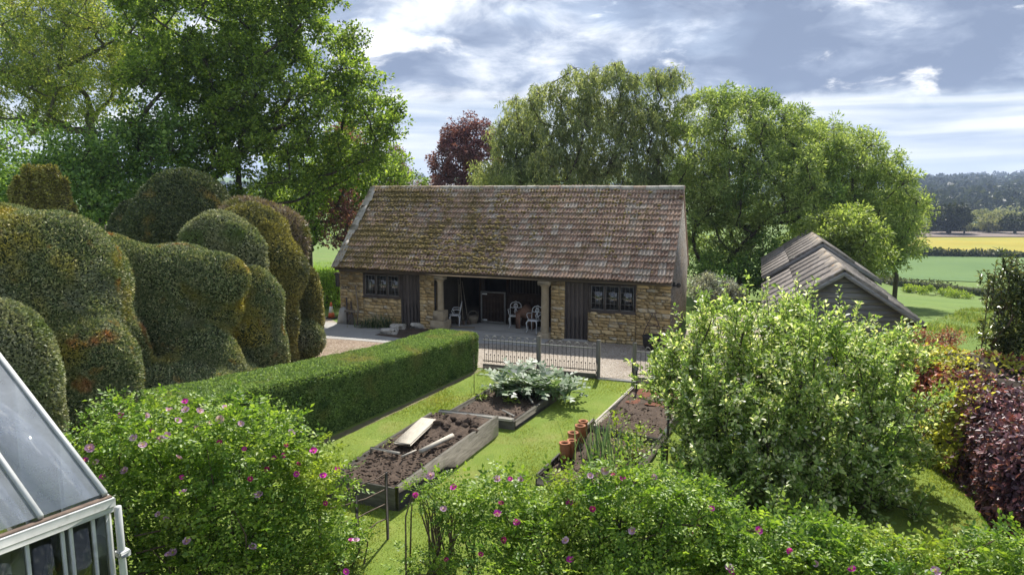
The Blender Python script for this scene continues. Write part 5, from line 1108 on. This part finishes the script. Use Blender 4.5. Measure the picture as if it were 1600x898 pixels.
for i, (px, py, w, h, m_, lab) in enumerate(((1545,364,48,30,l_farpale,'pale willowy tree at the near edge of the far pasture'), (1585,366,46,32,l_far,'dark bushy tree beside the pale willowy one'), (1530,350,40,22,l_farpale,'small tree in the middle of the far pasture'), (1570,350,44,22,l_farpale,'spreading pale tree in the middle of the far pasture'), (1515,340,30,20,l_far,'small dark tree at the back of the far pasture'), (1430,345,26,18,l_far,'small tree on the brown strip beyond the willow'))):
    far_tree(lab, px, py, w, h, m_, seed=10+i, nl=1400)
def far_wood(name, label, rects, n, hgt, seed, mat=l_far):
    r = np.random.default_rng(seed); P = []; S = []
    for (r0, r1, a0, a1, wgt) in rects:
        m = int(n*wgt); rr = np.sqrt(r.uniform(r0**2, r1**2, m)); az = np.radians(r.uniform(a0, a1, m)); x = rr*np.sin(az); y = rr*np.cos(az); z = tz(x, y); c = np.stack([x,y,z],-1); k = 70; hh = hgt*r.uniform(.6,1.25,m)
        q = np.repeat(c, k, 0)+rsph(m*k, r)*np.repeat(hh, k)[:,None]*np.array([.55,.55,.42]); q[:,2] += np.repeat(hh, k)*.45; P.append(q); S.append(np.repeat(hh, k)*.40*r.uniform(.6,1.2,m*k))
    P = np.concatenate(P); s = np.concatenate(S); V, F = leaf_arrays(P, rsph(len(P), r), rsph(len(P), r)+np.array([0,0,.6]), s, s*.8, .2); tag(link(name, np_mesh(name, V, F, mat), None), label, 'wood', kind='stuff')
far_wood('hillside_wood', 'hazy woodland covering the far hillside', [(640,1120,22,60,.5),(1330,1480,20,60,.2),(1950,2350,20,60,.3),(1150,1330,20,60,.25),(560,660,20,60,.15),(1480,1950,20,60,.2)], 760, 12, 1)
far_wood('ridge_wood', 'hazy woods along the skyline behind the barn', [(700,1100,-40,22,.6),(1700,2300,-40,20,.4)], 260, 13, 2)
far_wood('valley_scrub', 'pale scrub willows across the valley floor', [(470,620,20,60,1.)], 90, 6, 3, l_farpale)
# slate roofed farm building glimpsed over the ridge
b0 = GB(668,105); fb = thing('farm_building', 'distant farm building with grey slate roof above the barn ridge', 'building', b0, R(8)); hz_ = CAM_H-b0[2]
MB().box((-4,0,-1),(4,6,hz_-.9)).obj('wall', m_concrete, fb); MB().prism([(-4.3,-.4,hz_-1),(4.3,-.4,hz_-1),(4.3,3,hz_+.9),(-4.3,3,hz_+.9)],(0,.2,.2)).obj('roof', m_slate, fb); MB().prism([(-4.3,6.4,hz_-1),(4.3,6.4,hz_-1),(4.3,3.2,hz_+.95),(-4.3,3.2,hz_+.95)],(0,.2,.2)).obj('roof', m_slate, fb)
# hedgerows between the fields
def hedgerow(label, pts, h, w, seed, dens=9, s0=.35, mat=l_scrub):
    r = np.random.default_rng(seed); pts = np.array([p[:3] for p in pts]); t = thing('hedgerow', label, 'hedge', tuple(pts[0])); seg = np.linalg.norm(np.diff(pts[:,:2], axis=0), axis=1); cs = np.concatenate([[0],np.cumsum(seg)]); n = int(cs[-1]*w*h*dens*4)
    n = min(n, 24000); s = r.uniform(0, cs[-1], n); f = lumps(seed, .5, .35); x = np.interp(s, cs, pts[:,0]); y = np.interp(s, cs, pts[:,1]); hh = h*(1+f(np.stack([x,y,0*x],-1))); P = np.stack([x+r.normal(0,w*.35,n), y+r.normal(0,w*.35,n), tz(x,y)+r.uniform(.0,1,n)**.8*hh],-1)
    q = s0*r.uniform(.6,1.3,n); V, F = leaf_arrays(P, rsph(n, r), rsph(n, r)+np.array([0,0,.5]), q, q*.7, .2); link('foliage', np_mesh('foliage', V-pts[0], F, mat), t)
    cv = []; m = 60; ss = np.linspace(0, cs[-1], m); X = np.interp(ss, cs, pts[:,0]); Yy = np.interp(ss, cs, pts[:,1]); mb = MB(); P = np.stack([X, Yy, tz(X,Yy)+h*.35],-1)-pts[0]; mb.tube(P, h*.33, 6).obj('inner_growth', m_dirt_core, t)
hedgerow('dark bramble hedge between the paddock and the green field', [GT(1350,432), GT(1400,447), GT(1470,455), GT(1545,464), GT(1640,474)], 1.5, 1.3, 1, 12, .26)
hedgerow('thin dark hedge between the green and yellow fields', [GT(1380,399), GT(1500,401), GT(1640,403)], 2.2, 2.0, 2, 3, .8)
hedgerow('low hedge along the far edge of the brown strip', [GT(1380,363), GT(1520,362), GT(1640,362)], 2.5, 3.0, 3, 2, 1.1, l_far)
for i, (px, py, w, h) in enumerate(((1432,458,18,10),(1462,462,22,14),(1500,466,20,9))):
    b = GT(px, py); Y = b[1]; tree('bramble_clump', ('bright bramble clump below the dark paddock hedge, nearest the shed', 'taller bright bramble clump below the dark paddock hedge', 'low bright bramble clump below the dark paddock hedge beside the laurel')[i], tuple(b), [ELL(px, py-h*.4, w, h*.7, Y)], l_herb, m_cane, 12, .3, .4, 16, .2, 8, .2, .12, .3, .04, seed=60+i, cat='shrub', zmin=.1, twig=False)
# ------------------------------------------------------------------ apple tree
def bush_leafgroups(P, D, per, spread, L, Wd, rng, mat, six, rosette=True):
    n = len(P); m = n*per; Pr = np.repeat(P, per, 0); Dr = np.repeat(D, per, 0)
    out = rsph(m, rng); dd = Dr*.55+out*.8; dd[:,2] += .15; P2 = Pr+out*spread*rng.uniform(.1, 1, (m,1)); s = rng.uniform(.6, 1.25, m)
    Nn = Dr*.6+rsph(m, rng)*.5+np.array([0,0,.6]); return leaf_arrays(P2, dd, Nn, L*s, Wd*s, rng.uniform(.05,.35,(m,1)), .14, six)
def apple():
    rng = np.random.default_rng(21); base = np.array([5.45, 12.3, 0]); t = thing('apple_tree', 'wide bushy apple tree with pale upright leafy shoots', 'tree', tuple(base))
    ells = [ELL(1235,600,175,120,12.4,.9), ELL(1170,560,110,90,12.8,.9), ELL(1310,610,125,115,12.2,.9), ELL(1270,690,150,120,11.6,.8), ELL(1120,600,85,70,12.8,.9), ELL(1190,660,130,100,11.8,.8), ELL(1370,620,70,90,12.4,.9), ELL(1250,760,150,75,11.2,.7), ELL(1330,740,90,70,11.4,.7), ELL(1150,720,90,60,11.6,.7), ELL(1130,780,80,50,11.0,.7), ELL(1350,800,90,45,10.9,.7), ELL(1420,690,45,60,12.0,.8), ELL(1060,610,45,55,12.9,.8), ELL(1220,815,130,40,10.6,.7), ELL(1100,680,50,50,12.2,.8), ELL(1395,560,45,40,12.8,.8)]
    cl = sample_clumps(ells, 470, .25, .3, rng, .12); cl = cl[lumps(77, 2.6, 1.)(cl)+rng.normal(0,.15,len(cl)) > -.33]; nodes, par, rad = skeleton(base, [base-[0,0,.15], base+[.02,.03,.4], base+[.05,.05,.8]], cl, .13, tip=.011, rng=rng)
    # upright shoots from every clump
    ns = 5; n = len(cl)*ns; P0 = np.repeat(cl, ns, 0)+rng.normal(0,.12,(n,3)); d = rng.normal(0,.38,(n,3)); out = unit(np.repeat(cl,ns,0)-(base+[0,0,1.4])); d += out*.45; d[:,2] += .85; d = unit(d); ln = rng.uniform(.2,.62,n)*np.where(rng.uniform(size=n) < .08, 1.7, 1)
    V = []; F = []; b = 0; S = unit(np.cross(d, rsph(n, rng))); U = np.cross(S, d); w = .0085; P1 = P0+d*ln[:,None]
    tri = [S*w, (-.5*S+.87*U)*w, (-.5*S-.87*U)*w]; Vv = np.stack([P0+tri[0],P0+tri[1],P0+tri[2],P1+tri[0]*.5,P1+tri[1]*.5,P1+tri[2]*.5],1).reshape(-1,3); bb = (np.arange(n)*6)[:,None]; Ff = np.concatenate([bb+np.array([q]) for q in ([0,1,4,3],[1,2,5,4],[2,0,3,5])])
    tr = link('trunk', wood_mesh('trunk', nodes, par, rad, m_bark, 6), t, -base); link('shoots', np_mesh('shoots', Vv, Ff, m_bark), tr)['kind'] = 'stuff'
    k = 9; f = np.tile(np.linspace(.02,1,k), n); G0 = np.repeat(P0,k,0)+np.repeat(d*ln[:,None],k,0)*f[:,None]; Vl, Fl = bush_leafgroups(G0, np.repeat(d,k,0), 5, .055, .084, .044, rng, l_apple, True)
    link('crown', np_mesh('crown', Vl, Fl, l_apple), t, -base)
    # long water shoots above the crown
    sh = []; 
    for i, (px, py0, py1, Y) in enumerate(((1197,520,434,13.0),(1243,520,432,12.7),(1310,520,446,12.4),(1120,560,470,13.1),(1375,600,512,12.3),(1085,600,500,12.9),(1275,540,465,12.5),(1340,560,475,12.2),(1160,540,455,13.0),(1060,600,520,12.9))):
        a = AT(px+4, py0, Y); b_ = AT(px, py1, Y); m = 14; ff = np.linspace(0,1,m)[:,None]; Q = a+(b_-a)*ff+rng.normal(0,.012,(m,3)); s_ = MB().tube(Q[::3], [.011,.009,.008,.006,.004], 5).obj('water_shoot', m_bark, tr)
        Vl, Fl = bush_leafgroups(Q[3:], np.repeat([[0,0,1.]],m-3,0), 3, .05, .072, .038, rng, l_apple, True); link('shoot_leaves', np_mesh('shoot_leaves', Vl, Fl, l_apple), s_)
apple()

# ------------------------------------------------------------------ roses
def rose_mesh(mat, seed, r0=.045):
    r = np.random.default_rng(seed); mb = MB()
    for ring, (np_, rad, tilt) in enumerate(((6, r0, .35), (4, r0*.62, .9))):
        for i in range(np_):
            a = i*2*np.pi/np_+ring*.5+r.normal(0,.12); c, s = math.cos(a), math.sin(a); out = np.array([c,s,0]); sd_ = np.array([-s,c,0]); up = np.array([0,0,1.]); w = rad*.62
            p0 = out*rad*.08; p1 = out*rad*.55*math.cos(tilt*.6)+up*rad*.5*math.sin(tilt); p2 = out*rad*math.cos(tilt)+up*rad*math.sin(tilt)*(.8+r.uniform(0,.3))
            mb.add([p0, p1+sd_*w*.8, p2+sd_*w*.55, p2+out*rad*.05, p2-sd_*w*.55, p1-sd_*w*.8], [(0,1,2,3),(0,3,4,5)])
    me = mb.mesh('rose_flower', mat); return me
ROSE = {'m': [rose_mesh(m_magenta, i) for i in range(3)], 'p': [rose_mesh(m_pink, 5+i, .05) for i in range(3)], 'd': [rose_mesh(m_deep, 9, .038)]}
STA = MB().lathe([(.010,-.004),(.012,.008),(.006,.013)], 6).mesh('stamens', m_stamen)
def rose_bush(name, label, base, ells, nclump, rmin, cr, nsub, flowers, seed, leafmat=l_rose, nst=26, L=.066, zmin=.15, crl=.2):
    rng = np.random.default_rng(seed); base = np.array(base, float); t = thing(name, label, 'rose bush', tuple(base)); cl = sample_clumps(ells, nclump, rmin, .35, rng, zmin)
    # arching canes from the ground
    mb = MB(); cent = cl.mean(0)
    for i in range(nst):
        e = cl[rng.integers(len(cl))]; s = np.array([base[0]+(e[0]-base[0])*.55+rng.normal(0,.15), base[1]+(e[1]-base[1])*.55+rng.normal(0,.15), 0]); m = (s+e)/2+np.array([rng.normal(0,.08),rng.normal(0,.08),.25*e[2]]); mb.tube([s, s*.6+m*.4, m, m*.4+e*.6, e], [.016,.014,.011,.008,.005], 5, False)
    cn = mb.obj('canes', m_cane, t, -base); cn['kind'] = 'stuff'
    n = len(cl)*nsub; cc = np.repeat(cl, nsub, 0); d = rsph(n, rng); d[:,2] = d[:,2]*.8+.15; q = cc+d*cr*rng.uniform(.3,1,(n,1)); k = q[:,2] > .05; q, d = q[k], d[k]; n = len(q)
    # compound leaves: seven leaflets on an arching stalk
    per = 7; ax = unit(d*.8+rsph(n, rng)*.7+np.array([0,0,.1])); sd_ = unit(np.cross(ax, np.array([0,0,1.])+rng.normal(0,.3,(n,3)))); up = np.cross(sd_, ax); PL = []; DL = []; NL = []
    ll = L*rng.uniform(.5,1.3,n)[:,None]
    for j, (f, sg) in enumerate(((0.2,1),(0.2,-1),(.62,1),(.62,-1),(1.05,1),(1.05,-1),(1.4,0))): 
        PL.append(q+ax*ll*2.0*f-up*ll*.35*f**2); DL.append(ax*(.55 if sg else 1)+sd_*sg*.9-np.array([0,0,.12])); NL.append(up+rng.normal(0,.25,(n,3)))
    P = np.stack(PL,1).reshape(-1,3); D = np.stack(DL,1).reshape(-1,3); Nn = np.stack(NL,1).reshape(-1,3); s = np.repeat(ll[:,0], per)*rng.uniform(.8,1.15,n*per)
    V, F = leaf_arrays(P, D, Nn, s, s*.62, rng.uniform(.05,.3,(n*per,1)), .1); link('foliage', np_mesh('foliage', V, F, leafmat), t, -base)
    for (px, py, kind) in flowers:
        # depth: the outermost leaf on this line of sight, seen from in front of the bush
        dr = ray(px, py); dr = dr/np.linalg.norm(dr); o = q-np.array([0,0,CAM_H]); al = o@dr; dist = np.linalg.norm(o-al[:,None]*dr, axis=1); near_ = al[dist < .10]
        if len(near_) == 0: near_ = al[dist < .25]
        if len(near_) == 0: continue
        p = np.array([0,0,CAM_H])+dr*(np.percentile(near_, 4)-.05); me = ROSE[kind][rng.integers(len(ROSE[kind]))]; tilt = Vector(tuple(-dr*.75+np.array([0,0,.65])+rng.normal(0,.3,3))).to_track_quat('Z','Y').to_euler()
        k_ = rng.uniform(.75,1.2); fo = link('rose_flower', me, t, tuple(p-base), tilt, (k_,)*3); link('stamens', STA, fo)
    return t
fl_left = [(190,648,'m'),(229,649,'p'),(237,674,'m'),(209,684,'p'),(223,695,'p'),(264,640,'p'),(290,640,'p'),(278,657,'p'),(289,627,'m'),(312,642,'p'),(306,669,'p'),(352,636,'p'),(325,661,'p'),(343,655,'p'),(279,715,'p'),(284,745,'m'),(382,701,'m'),(429,715,'m'),(443,711,'m'),(490,704,'m'),(417,733,'d'),(391,748,'d'),(463,740,'m'),(505,743,'m'),(527,732,'m'),(466,725,'d'),(376,662,'p'),(140,700,'p'),(150,722,'p'),(160,745,'m'),(131,719,'m'),(195,735,'p'),(247,803,'p'),(259,810,'p'),(270,862,'p'),(262,866,'p'),(286,769,'p'),(404,773,'p'),(292,845,'p'),(394,854,'p'),(508,786,'d'),(548,843,'m'),(556,844,'p'),(540,893,'m'),(455,676,'p'),(343,691,'d'),(250,685,'p'),(261,680,'p'),(447,695,'d')]
rose_bush('rose_bush', 'tall rose bush with pink and magenta flowers beside the greenhouse', (-3.9,8.5,0), [ELL(240,690,130,75,9.2,.8), ELL(360,700,120,65,9.1,.8), ELL(460,745,85,70,9.2,.7), ELL(200,780,120,110,8.8,.7), ELL(330,800,140,110,8.8,.7), ELL(450,830,95,90,9.0,.6), ELL(300,890,150,60,8.4,.6), ELL(500,760,45,40,9.2,.7)], 270, .21, .24, 22, fl_left, 31, nst=60)
rose_bush('rose_bush', 'low straggling rose at the foot of the estate fence', (-2.3,9.3,0), [ELL(535,850,38,40,9.3,.8), ELL(500,880,50,30,9.0,.8)], 26, .14, .16, 14, [], 32, nst=12, L=.05)
fl_mid = [(673,743,'p'),(709,761,'m'),(649,773,'m'),(693,795,'p'),(797,748,'m'),(777,748,'p'),(783,786,'d'),(777,802,'m'),(808,815,'m'),(786,843,'d'),(890,785,'m'),(890,779,'d'),(926,795,'d'),(973,747,'m'),(922,743,'p'),(958,741,'d'),(1022,745,'p'),(884,844,'p'),(891,874,'m'),(988,829,'p'),(1112,794,'m'),(1085,832,'d'),(751,866,'d'),(697,874,'d'),(815,748,'p'),(945,735,'p')]
rose_bush('rose_bush', 'straggling rose with bare canes beside the estate fence end', (-.95,9.0,0), [ELL(675,770,38,28,9.1,.8), ELL(715,790,40,40,9.0,.8), ELL(690,885,55,25,8.7,.8), ELL(650,880,30,25,8.9,.8)], 60, .15, .17, 11, fl_mid[:4]+[(697,874,'d')], 33, nst=46, L=.048)
rose_bush('rose_bush', 'wide spreading magenta rose bush in front of the leek bed', (1.0,8.6,0), [ELL(790,795,70,50,8.9,.8), ELL(900,800,85,65,8.8,.8), ELL(1000,790,85,70,8.7,.8), ELL(850,860,110,55,8.5,.8), ELL(990,870,110,60,8.3,.8), ELL(1080,810,70,60,8.7,.8), ELL(1110,870,70,45,8.3,.8)], 185, .21, .23, 21, fl_mid[4:], 34, nst=95)
rose_bush('rose_bush', 'low green rose bush below the apple tree with few flowers', (4.0,7.8,0), [ELL(1180,870,90,45,8.1,.8), ELL(1290,875,90,45,8.0,.8), ELL(1400,885,90,35,7.9,.8), ELL(1260,850,60,30,8.5,.8), ELL(1500,895,80,40,7.8,.8), ELL(1575,880,60,50,7.8,.8)], 140, .2, .21, 21, [(1185,828,'m'),(1233,860,'m'),(1275,880,'p'),(1331,889,'m'),(1143,893,'m'),(1139,886,'p'),(1462,892,'p')], 35, nst=40)

# ------------------------------------------------------------------ mixed beech hedge on the right
def mixed_hedge():
    rng = np.random.default_rng(41); base = np.array([9.0,13.0,0]); t = thing('mixed_beech_hedge', 'thick mixed hedge of purple, red and yellow green beech leaves', 'hedge', tuple(base))
    line = np.array([(7.0,8.6),(7.5,10.2),(8.05,12.2),(8.4,13.8),(8.6,15.8),(8.75,17.4)]); seg = np.linalg.norm(np.diff(line,axis=0),axis=1); cs = np.concatenate([[0],np.cumsum(seg)]); wd = 2.5
    f = lumps(5, 1.6, .16); f2 = lumps(6, 5, .07)
    def surf(s, c):
        x = np.interp(s, cs, line[:,0]); y = np.interp(s, cs, line[:,1]); h = np.interp(s, cs, [1.55,1.65,1.75,1.75,1.6,1.5]); dx, dy = .26, .965; nx, ny = dy, -dx
        a = c*np.pi; u = wd/2-(wd/2)*np.sign(np.cos(a))*np.abs(np.cos(a))**.5; z = h*np.abs(np.sin(a))**.45; P = np.stack([x+nx*u, y+ny*u, z],-1); N_ = np.stack([-nx*np.cos(a), -ny*np.cos(a), np.sin(a)+.05],-1); return P+N_*(f(P)+f2(P))[:,None], unit(N_)
    S, Cc = np.meshgrid(np.linspace(0,cs[-1],50), np.linspace(0,1,26), indexing='ij'); P, N_ = surf(S.ravel(), Cc.ravel()); P = P-N_*.12; F = [(i*26+j,(i+1)*26+j,(i+1)*26+j+1,i*26+j+1) for i in range(49) for j in range(25)]; mb = MB().add(P-base, F+[tuple(range(26)), tuple(49*26+j for j in range(26))[::-1]]); link('inner_growth', mb.mesh('inner_growth', M('twiggy_core', (.025,.018,.014), (.04,.03,.02), 6, 1), True), t)
    n = 42000; s = rng.uniform(0,cs[-1],n); c = np.where(rng.uniform(size=n) < .38, .16*rng.uniform(size=n)**2.6, rng.uniform(.02,.97,n)); P, N_ = surf(s, c); P = P-N_*rng.uniform(0,.14,n)[:,None]
    g = lumps(8, 1.0, .9)(P*np.array([1,1,.8])); g2 = lumps(12, 2.2, .7)(P)
    far = np.clip((s/cs[-1]-.42)*2.4, -.8, 1)
    w_y = g+far*2.1+rng.normal(0,.25,n); w_m = g2-.55-P[:,2]*.25+rng.normal(0,.25,n)+np.where(s < cs[-1]*.4,.25,0)
    g3 = lumps(15, 2.0, .8)(P)+rng.normal(0,.2,n); kind = np.where(w_y > .38, np.where(g3 > .42, 3, 1), np.where(w_m > .30, 2, 0)); D = N_*.5+rsph(n, rng)*.7; D[:,2] -= .25; sc_ = rng.uniform(.6,1.25,n)
    for kk, mat, nm in ((0,l_beechp,'purple_foliage'),(1,l_beechg,'yellow_foliage'),(2,l_beechm,'green_foliage'),(3,l_beechr,'red_foliage')):
        m = kind == kk; V, F = leaf_arrays(P[m]-base, D[m], N_[m]*.9+rsph(m.sum(), rng)*.4, .095*sc_[m], .062*sc_[m], .15, .12, True); link(nm, np_mesh(nm, V, F, mat), t)
mixed_hedge()
tree('berberis_shrub', 'small shrub with wispy red stems at the far end of the mixed hedge', (9.75,17.7,0), [ELL(1466,528,34,14,17.7), ELL(1440,535,24,12,17.5)], LEAF('leaf_redshoot', [(0,(.22,.05,.04)),(.6,(.35,.11,.08)),(1,(.4,.25,.12))], tl=.3, tcol=1.0), m_rust, 16, .2, .22, 18, .10, 6, .06, .028, .7, .03, seed=51, cat='shrub', zmin=.4)
# laurel
def laurel():
    rng = np.random.default_rng(44); base = np.array([11.0,14.6,0]); t = thing('laurel_bush', 'glossy dark laurel bush with upright yellowish tips beyond the mixed hedge', 'shrub', tuple(base))
    ells = [ELL(1610,500,62,80,14.6,.9), ELL(1610,590,75,60,14.4,.9), ELL(1585,455,32,40,14.6,.9)]; cl = sample_clumps(ells, 110, .2, .35, rng, .3); nodes, par, rad = skeleton(base, [base-[0,0,.1], base+[0,0,.4], base+[0,0,.9]], cl, .08, tip=.01, rng=rng); tr = link('stems', wood_mesh('stems', nodes, par, rad, m_cane, 5), t, -base)
    n = len(cl)*5; P0 = np.repeat(cl,5,0)+rng.normal(0,.1,(n,3)); d = unit(rng.normal(0,.35,(n,3))+np.array([0,0,.9])); ln = rng.uniform(.2,.45,n)
    tips = np.array([AT(1556,412,14.6),AT(1579,423,14.5),AT(1594,440,14.4),AT(1538,500,14.6),AT(1545,445,14.7),AT(1566,440,14.5)]); P0 = np.concatenate([P0, tips-[0,0,.5]]); d = np.concatenate([d, np.repeat([[0,0,1.]],6,0)]); ln = np.concatenate([ln, np.full(6,.5)]); n = len(P0); k = 8
    f = np.tile(np.linspace(0,1,k), n); G0 = np.repeat(P0,k,0)+np.repeat(d*ln[:,None],k,0)*f[:,None]; V, F = bush_leafgroups(G0, np.repeat(d,k,0), 4, .03, .105, .04, rng, l_laurel, True); link('foliage', np_mesh('foliage', V, F, l_laurel), t, -base)
    mb = MB()
    for q in tips: mb.tube([q-[0,0,.9], q-[0,0,.4], q], [.012,.01,.005], 5, False)
    mb.obj('upright_stem', m_cane, tr)
laurel()
# ------------------------------------------------------------------ planting in the beds
def cardoon():
    rng = np.random.default_rng(61); base = np.array([.55,17.1,.12]); t = thing('cardoon_plant', 'large silvery green cardoon with jagged arching leaves', 'plant', tuple(base)); n = 130
    for i in range(n):
        a = rng.uniform(0,2*np.pi); cx = np.array([.95*rng.uniform(-1,1), .5*rng.uniform(-1,1), 0]); cx = np.array([cx[0]*.93+cx[1]*.3, cx[1]-cx[0]*.35, 0]); L = rng.uniform(.65,1.1); el = rng.uniform(.75,1.45); out = np.array([math.cos(a), math.sin(a), 0]); side = np.array([-out[1], out[0], 0]); m = 8; pts = []; p = cx.copy(); ang = el
        for q in range(m+1): pts.append(p.copy()); p = p+(out*math.cos(ang)+np.array([0,0,1])*math.sin(ang))*L/m; ang -= rng.uniform(.08,.26)
        pts = np.array(pts); V = []; F = []
        for q in range(m):                      # midrib strip
            w = .018*(1-q/m)+.004; V += [pts[q]-side*w, pts[q]+side*w]
        V.append(pts[m]); F += [(2*q,2*q+1,2*q+3,2*q+2) for q in range(m-1)]+[(2*m-2,2*m-1,2*m)]
        for q in range(1,m):                    # jagged lobes both sides
            for sg in (-1,1):
                ln = .17*math.sin(math.pi*(q+.6)/(m+1))*rng.uniform(.7,1.2); fw = pts[q+1]-pts[q]; b0 = len(V); up = np.array([0,0,rng.uniform(-.02,.06)])
                V += [pts[q], pts[q]+fw*.75, pts[q]+fw*.9+side*sg*ln+up, pts[q]+fw*.1+side*sg*ln*.55+up*.4]; F += [(b0,b0+1,b0+2),(b0,b0+2,b0+3)]
        o = MB().add(V, F).obj('leaf', l_cardoon, t)
    return t
cardoon()
def strap_plant(name, label, cat, base, n, L, w, mat, spread, rad, seed, bend=.25, group=None):
    rng = np.random.default_rng(seed); t = thing(name, label, cat, tuple(base), 0, group); V = []; F = []
    for i in range(n):
        a = rng.uniform(0,6.28); p = np.array([rng.normal(0,rad[0]), rng.normal(0,rad[1]), 0]); out = np.array([math.cos(a),math.sin(a),0]); sd_ = np.array([-out[1],out[0],0]); ang = 1.57-abs(rng.normal(0,spread)); ll = L*rng.uniform(.55,1.1); m = 4; b0 = len(V)
        for q in range(m+1):
            ww = w*(1-(q/m)**2*.85); V += [p-sd_*ww/2, p+sd_*ww/2]; p = p+(out*math.cos(ang)+np.array([0,0,math.sin(ang)]))*ll/m; ang -= bend*rng.uniform(.2,1.2)
        F += [(b0+2*q,b0+2*q+1,b0+2*q+3,b0+2*q+2) for q in range(m)]
    link('leaves', MB().add(V, F).mesh('leaves', mat), t); return t
strap_plant('leek_clump', 'clump of tall upright leeks beside the terracotta pipes', 'plant', G(940,722,.12), 90, .85, .030, l_leek, .22, (.24,.28), 71, .10)
strap_plant('onion_row', 'wispy onion leaves in front of the cardoon', 'plant', G(800,612,.12), 150, .35, .012, l_leek, .5, (.42,.16), 72, .3)
strap_plant('iris_clump', 'dark green strappy clump under the left barn window', 'plant', BW(-10.85,-.05,.02), 220, .62, .026, l_iris, .55, (.40,.09), 73, .3)
strap_plant('grass_tuft', 'small grassy tuft at the left wall beside the strappy clump', 'plant', BW(-11.5,.08,.02), 50, .35, .016, l_iris, .6, (.12,.05), 74, .3)
def leafy(name, label, cat, px, py, z, rx, h, n, L, mat, seed):
    rng = np.random.default_rng(seed); b = G(px, py, z); t = thing(name, label, cat, tuple(b)); q = rng.normal(0,rx,(n,3)); q[:,2] = np.abs(rng.uniform(.02,h,n)); D = unit(q*np.array([1,1,.2])+rng.normal(0,.05,(n,3))+np.array([0,0,.03])); V, F = leaf_arrays(q, D, rsph(n, rng)*.4+np.array([0,0,1.]), L*rng.uniform(.6,1.2,n), L*.6, .15, .15, True); link('leaves', np_mesh('leaves', V, F, mat), t); MB().tube([(0,0,-.05),(0,0,h*.7)], .006, 5).obj('stem', m_cane, t)
leafy('lettuce_plant', 'small yellow green seedling clump at the left of the cardoon bed', 'plant', 752,624,.13,.07,.10,60,.07,l_herb,81); leafy('lettuce_plant', 'yellow green seedling clump at the middle of the cardoon bed', 'plant', 800,629,.13,.08,.10,70,.07,l_herb,82); leafy('weed_patch', 'sparse green weeds along the left board of the dug bed', 'plant', 603,690,.33,.12,.05,40,.045,l_herb,83)
for i, (px, py, h, lab) in enumerate(((962,700,.75,'bean plant climbing behind the leeks'), (1000,706,.55,'leafy bean plant between the leeks and the corner stake'), (985,716,.45,'leafy young bean plant in front of the taller ones'))): leafy('bean_plant', lab, 'plant', px, py, .12, .12, h, 160, .075, l_herb, 90+i)
tag(MB().tube([(0,0,0),(.01,0,.55)], .014, 6).obj('pale_stick', m_paleboard, None, tuple(G(951,690,.1))), 'pale upright stick among the leeks', 'stick')

# ------------------------------------------------------------------ air
hz_mat, hn, hl = _mat('haze_air'); vol = hn.new('ShaderNodeVolumePrincipled'); vol.inputs['Color'].default_value = (.56,.71,1,1); vol.inputs['Density'].default_value = .00024; vol.inputs['Anisotropy'].default_value = .2
ho = hn.new('ShaderNodeOutputMaterial'); hl.new(vol.outputs[0], ho.inputs['Volume'])
hb = MB().box((-3100,-3100,-24),(3100,3100,110)).obj('haze', hz_mat); hb['kind'] = 'stuff'; hb['label'] = 'thin blue haze over the valley'; hb['category'] = 'haze'
